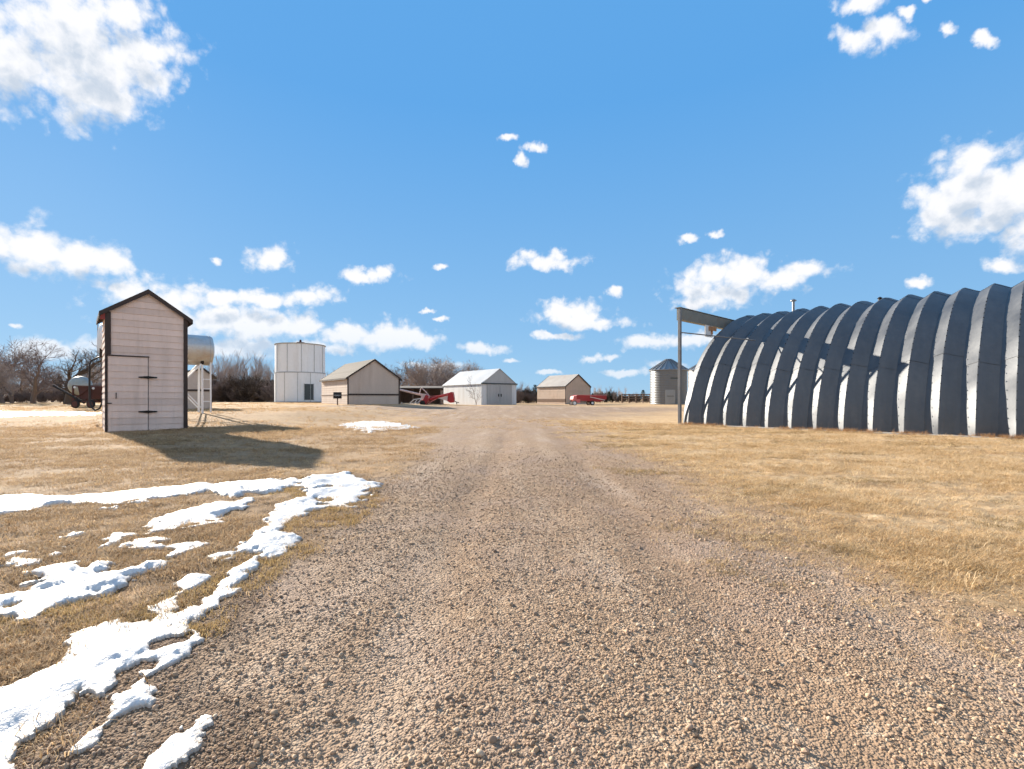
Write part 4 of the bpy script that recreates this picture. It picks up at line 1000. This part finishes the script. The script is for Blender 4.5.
Y3 = 40.0
r = empty('round_tank', (XP(80.5, Y3), Y3, gz(XP(80.5, Y3), Y3)), R(42), 'grey green dome ended tank seen end on between bare trees', 'tank')
zc3 = ZP(386, Y3) - gz(XP(80.5, Y3), Y3)
mb = MB(); mb.lathe([(0.02, -1.75), (0.4, -1.7), (0.66, -1.5), (0.78, -1.2), (0.78, 1.2), (0.66, 1.5), (0.02, 1.75)], 32, 'y', (0, 0, zc3)); mb.build('tank', M['dome'], r)
for x in (-0.55, 0.55):
    for y in (-1.0, 1.0):
        mb = MB(); mb.bar((x, y, -0.3), (x * 0.8, y, zc3 - 0.5), 0.1); mb.build('leg', M['rust'], r)
mb = MB(); mb.bar((-0.5, -1.0, zc3 - 0.72), (0.5, -1.0, zc3 - 0.72), 0.1); mb.build('saddle', M['rust'], r); mb = MB(); mb.bar((-0.5, 1.0, zc3 - 0.72), (0.5, 1.0, zc3 - 0.72), 0.1); mb.build('saddle', M['rust'], r)

# rusty implement left of the shed
Y4 = 32.0; X4 = XP(90, Y4); g4 = gz(X4, Y4)
r = empty('farm_implement', (X4, Y4, g4), 0, 'rusty dark red farm implement with a long slanting black drawbar left of the tall shed', 'implement')
I = lambda px, py, dy=0.0: (XP(px, Y4) - X4, dy, ZP(py, Y4) - g4)
mb = MB()
for dy in (-0.5, 0.5):
    mb.bar(I(80, 402, dy), I(103, 401, dy), 0.1); mb.bar(I(80, 386, dy), I(103, 387, dy), 0.08); mb.bar(I(80, 402, dy), I(80, 386, dy), 0.08); mb.bar(I(96, 402, dy), I(96, 387, dy), 0.08)
    mb.bar(I(80, 400, dy), I(96, 388, dy), 0.06)
for px in (80, 96): mb.bar(I(px, 386, -0.5), I(px, 386, 0.5), 0.08)
mb.build('frame', M['rust'], r)
a, b_ = I(83, 386), I(100, 399); mb = MB(); mb.prism([(a[0], a[2]), (b_[0], a[2]), (b_[0] - 0.15, b_[2]), (a[0] + 0.2, b_[2])], 'y', -0.42, 0.42); mb.build('hopper', M['rust'], r, 0.02)
mb = MB(); mb.tube([I(62, 386, -0.6), I(76, 394, -0.55), I(91, 403, -0.5)], 0.07, 8); mb.build('drawbar', M['black_iron'], r)
for px in (84, 99):
    c = I(px, 404, -0.62); mb = MB(); mb.lathe([(0.2, -0.06), (0.26, -0.05), (0.28, 0), (0.26, 0.05), (0.2, 0.06)], 20, 'y', c); w_ = mb.build('wheel', M['tyre'], r)
    mb = MB(); mb.lathe([(0.19, -0.07), (0.2, 0.07)], 16, 'y', c); mb.build('rim', M['rust'], w_)
for px, py in ((82.2, 387.5), (100.5, 388.5)):
    mb = MB(); mb.lathe([(0.02, -0.05), (0.075, -0.02), (0.075, 0.02), (0.02, 0.05)], 12, 'y', I(px, py, -0.55)); mb.build('reflector', M['white_paint'], r)

# barbecue-like dark box on a post beside the beige shed
Y5 = 46.0; X5 = XP(337.5, Y5); g5 = ZP(406.2, Y5)
r = empty('box_on_post', (X5, Y5, g5), R(15), 'dark metal box on a short post in front of the beige shed', 'box')
mb = MB(); mb.box((-0.05, -0.05, -0.4), (0.05, 0.05, 0.74)); mb.build('post', M['old_wood'], r)
mb = MB(); mb.prism([(-0.3, 0.74), (0.3, 0.74), (0.3, 1.2), (0.2, 1.36), (-0.2, 1.36), (-0.3, 1.2)], 'x', -0.36, 0.36); bb = mb.build('box', M['black_iron'], r, 0.02)
mb = MB(); mb.box((-0.36, -0.33, 1.05), (0.36, -0.302, 1.09)); mb.tube([(-0.2, -0.32, 1.0), (-0.2, -0.38, 1.0), (0.2, -0.38, 1.0), (0.2, -0.32, 1.0)], 0.015, 6); mb.build('handle', M['grey_steel'], bb)

# ---------------------------------------------------------------- red machinery
Y6 = 55.0; X6 = XP(425, Y6); g6 = ZP(405.6, Y6)
r = empty('grain_auger', (X6, Y6, g6), 0, 'red and faded pinkish white portable grain auger parked between two sheds', 'auger')
I = lambda px, py, dy=0.0: (XP(px, Y6 + dy) - X6, dy, ZP(py, Y6 + dy) - g6)
mb = MB(); mb.tube([I(397, 389.2, 0.6), I(424, 395.4, 0.2)], 0.13, 12); mb.build('tube', M['pink_white'], r)
a = I(421, 393.5), I(426.5, 394), I(424.5, 399.5), I(421.5, 400)
mb = MB(); mb.prism([(p[0], p[2]) for p in a], 'y', -0.2, 0.2); mb.build('gusset', M['pink_white'], r, 0.01)
a = [I(*q) for q in ((420.5, 401.5), (424, 399.5), (426.5, 394.5), (429, 396), (429, 401), (425.5, 405), (421, 405))]
mb = MB(); mb.prism([(p[0], p[2]) for p in a], 'y', -0.55, 0.55); mb.build('boot', M['red_paint'], r, 0.03)
mb = MB(); mb.tube([I(427, 400.2), I(440, 396.4), I(452, 393.2)], 0.16, 12); mb.build('swing_arm', M['red_paint'], r)
mb = MB(); mb.bar(I(428, 396.5, -0.3), I(449, 394.6, -0.3), 0.08, 0.06); mb.bar(I(428, 403.5, -0.3), I(436, 399, -0.3), 0.1, 0.08); mb.build('arm_rail', M['pale_red'], r)
a = [I(*q) for q in ((438, 398.2), (449.5, 395.4), (449.8, 401.5), (446.5, 400.6), (443, 399.6))]
mb = MB(); mb.prism([(p[0], p[2]) for p in a], 'y', -0.42, -0.34); mb.build('side_plate', M['pink_white'], r)
a = [I(*q) for q in ((448.5, 394), (451, 392), (453.6, 392.2), (454.6, 399), (454, 402.4), (450.5, 402.8), (447.8, 401))]
mb = MB(); mb.prism([(p[0], p[2]) for p in a], 'y', -0.5, 0.5); mb.build('hopper', M['red_paint'], r, 0.04)
mb = MB(); mb.tube([I(454, 400.5), I(456.5, 402), I(457, 404.6)], 0.05, 6); mb.tube([I(456, 402.2), I(459, 402.6)], 0.04, 6); mb.build('hitch', M['black_iron'], r)
for dy in (-0.7, 0.7):
    mb = MB()
    for p, q in (((400.5, 405.6), (420, 405)), ((407, 405.4), (414, 399.4)), ((414, 399.4), (421.5, 398.5)), ((412, 405.4), (417, 400)), ((416, 405.2), (421, 399)), ((401.5, 405.6), (401.8, 402)), ((409, 403.4), (419, 402.6))):
        mb.bar(I(p[0], p[1], dy), I(q[0], q[1], dy), 0.09)
    mb.build('undercarriage', M['white_paint'], r)
for dy in (-0.9, 0.9):
    mb = MB(); c = I(424, 403, 0); c = (c[0], dy, 0.3); mb.lathe([(0.2, -0.08), (0.29, -0.06), (0.31, 0), (0.29, 0.06), (0.2, 0.08)], 18, 'y', c); w_ = mb.build('wheel', M['tyre'], r)
    mb = MB(); mb.lathe([(0.19, -0.06), (0.2, 0.06)], 14, 'y', c); mb.build('rim', M['white_paint'], w_)
mb = MB(); mb.tube([I(419.5, 394), I(420.8, 388.6), I(421.6, 387.8), I(426, 392), I(429.5, 396.2)], 0.05, 6); mb.build('cable_mast', M['pink_white'], r)

Y7 = 57.0; X7 = XP(573, Y7); g7 = ZP(405.3, Y7)
r = empty('hopper_wagon', (X7, Y7, g7), R(8), 'low red hopper wagon with pale faded end parked before the small tan shed', 'wagon')
mb = MB(); mb.prism([(0.25, 0.55), (3.2, 0.42), (3.95, 0.75), (3.95, 1.12), (0.25, 1.2)], 'y', -0.7, 0.7); mb.build('body', M['red_paint'], r, 0.03)
mb = MB(); mb.prism([(-0.2, 0.7), (0.248, 0.35), (0.248, 1.16), (-0.1, 1.1)], 'y', -0.72, 0.72); mb.prism([(0.25, 0.3), (0.7, 0.34), (0.7, 0.72), (0.25, 0.72)], 'y', -0.73, -0.702); mb.build('end_panel', M['pale_red'], r, 0.02)
mb = MB(); mb.box((0.2, -0.74, 1.19), (3.98, -0.66, 1.25)); mb.box((0.2, 0.66, 1.19), (3.98, 0.74, 1.25)); mb.build('top_rail', M['pale_red'], r)
mb = MB(); mb.bar((1.9, -0.73, 1.0), (3.7, -0.73, 0.62), 0.09, 0.03, (0, 1, 0)); mb.build('chute', M['pink_white'], r)
for x, m_ in ((-0.02, 'white_paint'), (2.15, 'tyre')):
    for y in (-0.78, 0.78):
        mb = MB(); mb.lathe([(0.17, -0.08), (0.27, -0.07), (0.29, 0), (0.27, 0.07), (0.17, 0.08)], 18, 'y', (x, y, 0.27)); w_ = mb.build('wheel', M['tyre'], r)
        mb = MB(); mb.lathe([(0.2 if x < 1 else 0.15, -0.085), (0.2 if x < 1 else 0.15, 0.085)], 14, 'y', (x, y, 0.27)); mb.build('rim', M['white_paint'], w_)
mb = MB(); mb.bar((-0.02, -0.75, 0.28), (-0.02, 0.75, 0.28), 0.08); mb.bar((2.15, -0.75, 0.28), (2.15, 0.75, 0.28), 0.08); mb.bar((-0.1, 0, 0.4), (2.4, 0, 0.4), 0.14, 0.1); mb.build('chassis', M['black_iron'], r)
mb = MB(); mb.bar((3.9, 0, 0.72), (4.3, 0, 0.35), 0.1); mb.build('hitch', M['black_iron'], r)

# board fence far right
Yf = 76.0; x0, x1 = XP(622, Yf), XP(650, Yf); zf = ZP(403.4, Yf)
r = empty('board_fence', (x0, Yf, zf), 0, 'old dark board fence left of the galvanised grain bin', 'fence')
nP = 4
for i in range(nP + 1):
    mb = MB(); x = (x1 - x0) * i / nP; mb.box((x - 0.08, -0.08, -0.5), (x + 0.08, 0.08, 1.55)); mb.build('post', M['old_wood'], r)
for z in (0.35, 0.75, 1.12, 1.42):
    mb = MB(); mb.bar((-0.1, -0.12, z), (x1 - x0 + 0.1, -0.12, z + 0.02), 0.05, 0.16, (0, 0, 1)); mb.build('rail', M['old_wood'], r)

# ---------------------------------------------------------------- bare trees and brush
def grow(seed, height, trunk_r, levels, spread, kids, droop=0.0, lean=(0, 0), stems=1, bend=0.35, twig_r=0.012, start=0.3, upturn=0.25):
    rn = random.Random(seed); T, Cn = MB(), MB()
    def branch(p, d, length, r, lev):
        n = 5 if lev < 2 else (4 if lev < levels - 1 else 3)
        pts = [p.copy()]; rs = [r]; q = p.copy(); dd = d.copy()
        for i in range(n):
            dd = (dd + Vector((rn.gauss(0, bend), rn.gauss(0, bend), rn.gauss(0, bend * .7))) * 0.38 + Vector((0, 0, upturn * 0.25 if lev else 0.06)) - Vector((0, 0, droop * 0.2 * (lev > 0)))).normalized()
            q = q + dd * (length / n); pts.append(q.copy()); rs.append(max(twig_r * 0.6, r * (1 - 0.62 * (i + 1) / n)))
        mbx = T if lev == 0 else Cn
        mbx.tube(pts, rs, 7 if lev == 0 else (5 if lev == 1 else 3), caps=False)
        if lev >= levels: return
        m = kids[lev] + rn.randint(-1, 1)
        for j in range(max(2, m)):
            f = start + (1 - start) * (j + rn.random()) / m if lev == 0 else 0.18 + 0.82 * (j + rn.random()) / m
            f = min(f, 0.99); ii = min(int(f * n), n - 1); ff = f * n - ii
            bp = pts[ii].lerp(pts[ii + 1], ff); bd = (pts[ii + 1] - pts[ii]).normalized()
            az = rn.uniform(0, 6.283); per = bd.orthogonal().normalized(); per = Matrix.Rotation(az, 3, bd) @ per
            ang_ = spread * rn.uniform(0.65, 1.25)
            nd = (bd * math.cos(ang_) + per * math.sin(ang_)).normalized()
            if nd.z < -0.15: nd.z = abs(nd.z) * 0.4; nd.normalize()
            rr = max(twig_r, (rs[ii] * (1 - ff) + rs[ii + 1] * ff) * rn.uniform(0.5, 0.72))
            branch(bp, nd, length * rn.uniform(0.48, 0.72) * (1 - 0.25 * f * (lev == 0)), rr, lev + 1)
        if lev == 0 or rn.random() < 0.6: branch(pts[-1], dd, length * 0.55, rs[-1], lev + 1)
    for s in range(stems):
        a = rn.uniform(0, 6.283); o = 0.0 if stems == 1 else rn.uniform(0.05, 0.45)
        d = Vector((lean[0] + (0 if stems == 1 else math.cos(a) * rn.uniform(.1, .5)), lean[1] + (0 if stems == 1 else math.sin(a) * rn.uniform(.1, .5)), 1)).normalized()
        hl = height * (0.55 if stems == 1 else rn.uniform(0.45, 0.62))
        branch(Vector((math.cos(a) * o, math.sin(a) * o, -0.25)), d, hl, trunk_r * (1 if stems == 1 else rn.uniform(.5, 1)), 0)
    return T, Cn
def tree_proto(name, T, Cn, bark, twig):
    r = bpy.data.objects.new(name, None); r.empty_display_size = 0.2
    tm = T.mesh('trunk'); tm.materials.append(bark); cm = Cn.mesh('crown'); cm.materials.append(twig)
    return name, tm, cm
PROTO = {}
def mk(key, name, bark, twig, **k):
    T, Cn = grow(**k); zmax = max(v[2] for v in Cn.v)
    tm = T.mesh('trunk'); tm.materials.append(M[bark]); cm = Cn.mesh('crown'); cm.materials.append(M[twig])
    PROTO[key] = (name, tm, cm, zmax)
mk('spread', 'bare_tree', 'bark_grey', 'twig_brown', seed=11, height=8, trunk_r=0.28, levels=4, spread=0.85, kids=[7, 6, 5, 4], twig_r=0.016, start=0.22, bend=0.5)
mk('spread2', 'bare_tree', 'twig_dark', 'twig_dark', seed=23, height=8, trunk_r=0.40, levels=4, spread=0.8, kids=[6, 6, 5, 3], twig_r=0.016, start=0.15, bend=0.55, lean=(-0.25, 0))
mk('dense', 'bare_tree', 'bark_grey', 'twig_grey', seed=5, height=8, trunk_r=0.24, levels=4, spread=0.75, kids=[8, 6, 5, 4], twig_r=0.017, start=0.12, bend=0.4)
mk('dense2', 'bare_tree', 'bark_grey', 'twig_grey', seed=8, height=8, trunk_r=0.22, levels=4, spread=0.7, kids=[7, 6, 5, 3], twig_r=0.017, start=0.10, bend=0.45, stems=2)
mk('upright', 'bare_tree', 'bark_grey', 'twig_grey', seed=31, height=8, trunk_r=0.15, levels=3, spread=0.42, kids=[8, 6, 4], twig_r=0.015, start=0.2, bend=0.3, stems=3, upturn=0.5)
mk('upright2', 'bare_tree', 'bark_grey', 'twig_grey', seed=37, height=8, trunk_r=0.15, levels=3, spread=0.45, kids=[8, 6, 4], twig_r=0.015, start=0.2, bend=0.35, stems=2, upturn=0.5)
mk('brush', 'brush_shrub', 'twig_brown', 'twig_brown', seed=41, height=3, trunk_r=0.04, levels=3, spread=0.6, kids=[6, 6, 5], twig_r=0.014, start=0.05, bend=0.4, stems=11, upturn=0.4)
mk('brush2', 'brush_shrub', 'twig_brown', 'twig_brown', seed=43, height=3, trunk_r=0.04, levels=3, spread=0.65, kids=[6, 6, 5], twig_r=0.014, start=0.05, bend=0.45, stems=12, upturn=0.3)
mk('darkbrush', 'brush_shrub', 'twig_dark', 'twig_dark', seed=47, height=3, trunk_r=0.04, levels=3, spread=0.6, kids=[6, 6, 6], twig_r=0.017, start=0.03, bend=0.4, stems=12, upturn=0.3)
mk('sapling', 'sapling', 'bark_grey', 'twig_brown', seed=53, height=4, trunk_r=0.05, levels=3, spread=0.6, kids=[6, 4, 3], twig_r=0.013, start=0.15, bend=0.35)
# small evergreen
def conifer(seed, h, rad_):
    rn = random.Random(seed); T, Cn = MB(), MB()
    T.tube([(0, 0, -0.3), (0, 0, h * 0.95)], [0.07, 0.02], 7, caps=False)
    for i in range(1100):
        z = h * (0.06 + 0.92 * rn.random()); rr = rad_ * (1 - z / h) ** 0.8 * math.sqrt(rn.random()) * rn.uniform(.6, 1.2) + 0.03; a = rn.uniform(0, 6.283)
        p = Vector((rr * math.cos(a), rr * math.sin(a), z - 0.1 * rr)); d = Vector((math.cos(a), math.sin(a), rn.uniform(-.4, .6))).normalized() * rn.uniform(0.12, 0.28)
        w = Vector((-math.sin(a), math.cos(a), rn.uniform(-.5, .5))) * rn.uniform(0.03, 0.07)
        Cn.face([p - w, p + w, p + d])
    tm = T.mesh('trunk'); tm.materials.append(M['bark_grey']); cm = Cn.mesh('crown'); cm.materials.append(M['needle'])
    PROTO['conifer'] = ('small_evergreen', tm, cm, h)
conifer(61, 3.0, 0.9)
rt = random.Random(77)
def plant(key, px, ptop, Y, label, cat, group=None, wide=1.0, zb=None, rz=None):
    name, tm, cm, zm = PROTO[key]; X = XP(px, Y); z = gz(X, Y) if zb is None else zb
    h = ZP(ptop, Y) - z; s = h / zm
    o = empty(name, (X, Y, z), rt.uniform(0, 6.283) if rz is None else rz, label, cat, group); o.scale = (s * wide, s * wide, s)
    for n_, me in (('trunk', tm), ('crown', cm)):
        c = bpy.data.objects.new(n_, me); C.objects.link(c); c.parent = o
GL = 'bare trees at the left edge of the yard'
Lb = 'grey densely twigged bare tree in the clump left of the tall shed'
for key, px, top, Y, wd in (('dense', 3, 333, 62, 1.1), ('dense2', 18, 346, 66, 1.1), ('dense', -18, 336, 60, 1.2), ('dense2', -40, 340, 64, 1.2), ('dense', 12, 356, 56, 1.2), ('dense2', 40, 362, 74, 1.1), ('dense', 52, 366, 78, 1.1), ('dense2', 92, 358, 80, 1.0)):
    plant(key, px, top, Y, Lb, 'tree', GL, wd)
plant('spread', 33, 342, 55, 'wide forked bare tree standing alone of the grey clump, left of the leaning tree', 'tree', None, 1.1, rz=2.0)
plant('spread2', 68, 338, 50, 'dark leaning bare tree with long arching limbs beside the dome ended tank', 'tree', None, 1.15, rz=0.3)
plant('upright', 87, 345, 72, 'slim upright bare tree rising behind the dome ended tank', 'tree', None, 0.9)
for i, px in enumerate(np.arange(-30, 108, 6.2)):
    plant(('brush', 'brush2', 'darkbrush')[i % 3], px + rt.uniform(-2, 2), rt.uniform(378, 390), rt.uniform(60, 82), 'low bare brush shrub at the foot of the trees left of the tall shed', 'shrub', 'brush under the left trees', 1.25)
GM_ = 'thicket between the tall shed and the white tank'
for i, px in enumerate(np.arange(208, 282, 7.0)):
    plant(('upright', 'upright2')[i % 2], px + rt.uniform(-2, 2), rt.uniform(346, 360), rt.uniform(84, 98), 'slender bare tree rising from the thicket between the tall shed and the white tank', 'tree', GM_, 1.0)
for i, px in enumerate(np.arange(204, 282, 3.6)):
    plant(('brush', 'brush2', 'darkbrush')[i % 3], px + rt.uniform(-1.5, 1.5), rt.uniform(371, 384), rt.uniform(78, 90), 'dark bare brush shrub in the thicket between the tall shed and the white tank', 'shrub', 'brush in the thicket by the white tank', 1.25)
for px, top in ((322, 366), (330, 368), (341, 372)): plant('upright', px, top, 96, 'bare treetop showing over the shingle roof beside the white tank', 'tree', 'treetops over the shingle roof', 1.0)
for i, (px, top, key) in enumerate(((402, 362, 'spread'), (414, 357, 'dense'), (425, 356, 'spread2'), (436, 354, 'dense2'), (447, 356, 'dense'), (459, 357, 'spread'), (470, 358, 'dense2'), (482, 366, 'spread'), (408, 364, 'dense2'), (420, 360, 'dense'), (442, 358, 'dense'), (454, 360, 'dense2'), (464, 361, 'dense'))):
    plant(key, px, top, 92 + (i % 3) * 6, 'grey bare tree in the row behind the red auger and white metal shed', 'tree', 'bare trees behind the auger', 1.15)
for i, px in enumerate(np.arange(402, 446, 5.5)):
    plant(('brush', 'brush2')[i % 2], px, rt.uniform(378, 386), 84 + rt.uniform(-3, 3), 'bare brush shrub behind the red auger', 'shrub', 'brush behind the auger', 1.3)
plant('sapling', 476, 374, 56.5, 'thin bare sapling against the side wall of the white metal shed', 'tree', None, 0.9)
for i, px in enumerate(np.arange(516, 540, 3.8)):
    plant(('darkbrush', 'brush', 'conifer')[i % 3], px, rt.uniform(383, 391), 84 + rt.uniform(-4, 4), ('dark low brush shrub in the gap between the white metal shed and the tan shed', 'dark low brush shrub in the gap between the white metal shed and the tan shed', 'small dark evergreen in the gap between the white metal shed and the tan shed')[i % 3], 'shrub', 'dark growth between two sheds', 1.1)
for px, top in ((519, 379), (529, 382)): plant('upright2', px, top, 92, 'thin bare tree in the gap between the white metal shed and the tan shed', 'tree', 'thin trees between two sheds', 0.9)
for i, (px, top) in enumerate(((593, 386), (601, 384), (606, 385), (616, 388), (622, 386), (636, 390), (645, 391))):
    plant(('upright', 'upright2')[i % 2], px, top, 92 + rt.uniform(-5, 5), 'thin bare tree in the low far growth between the tan shed and the grain bin', 'tree', 'far bare trees by the grain bin', 0.9)
for i, px in enumerate(np.arange(588, 655, 4.2)):
    plant(('darkbrush', 'conifer', 'darkbrush', 'brush')[i % 4], px + rt.uniform(-1, 1), rt.uniform(389, 394.5), 90 + rt.uniform(-5, 5), ('dark low brush shrub between the tan shed and the grain bin', 'small dark evergreen between the tan shed and the grain bin', 'dark low brush shrub between the tan shed and the grain bin', 'dark low brush shrub between the tan shed and the grain bin')[i % 4], 'shrub', 'low dark growth by the grain bin', 1.2)

# ---------------------------------------------------------------- render settings
SC.render.engine = 'CYCLES'; SC.cycles.use_denoising = True
SC.cycles.max_bounces = 4; SC.cycles.diffuse_bounces = 2; SC.cycles.glossy_bounces = 2; SC.cycles.transmission_bounces = 2
SC.cycles.use_adaptive_sampling = True; SC.cycles.adaptive_threshold = 0.03
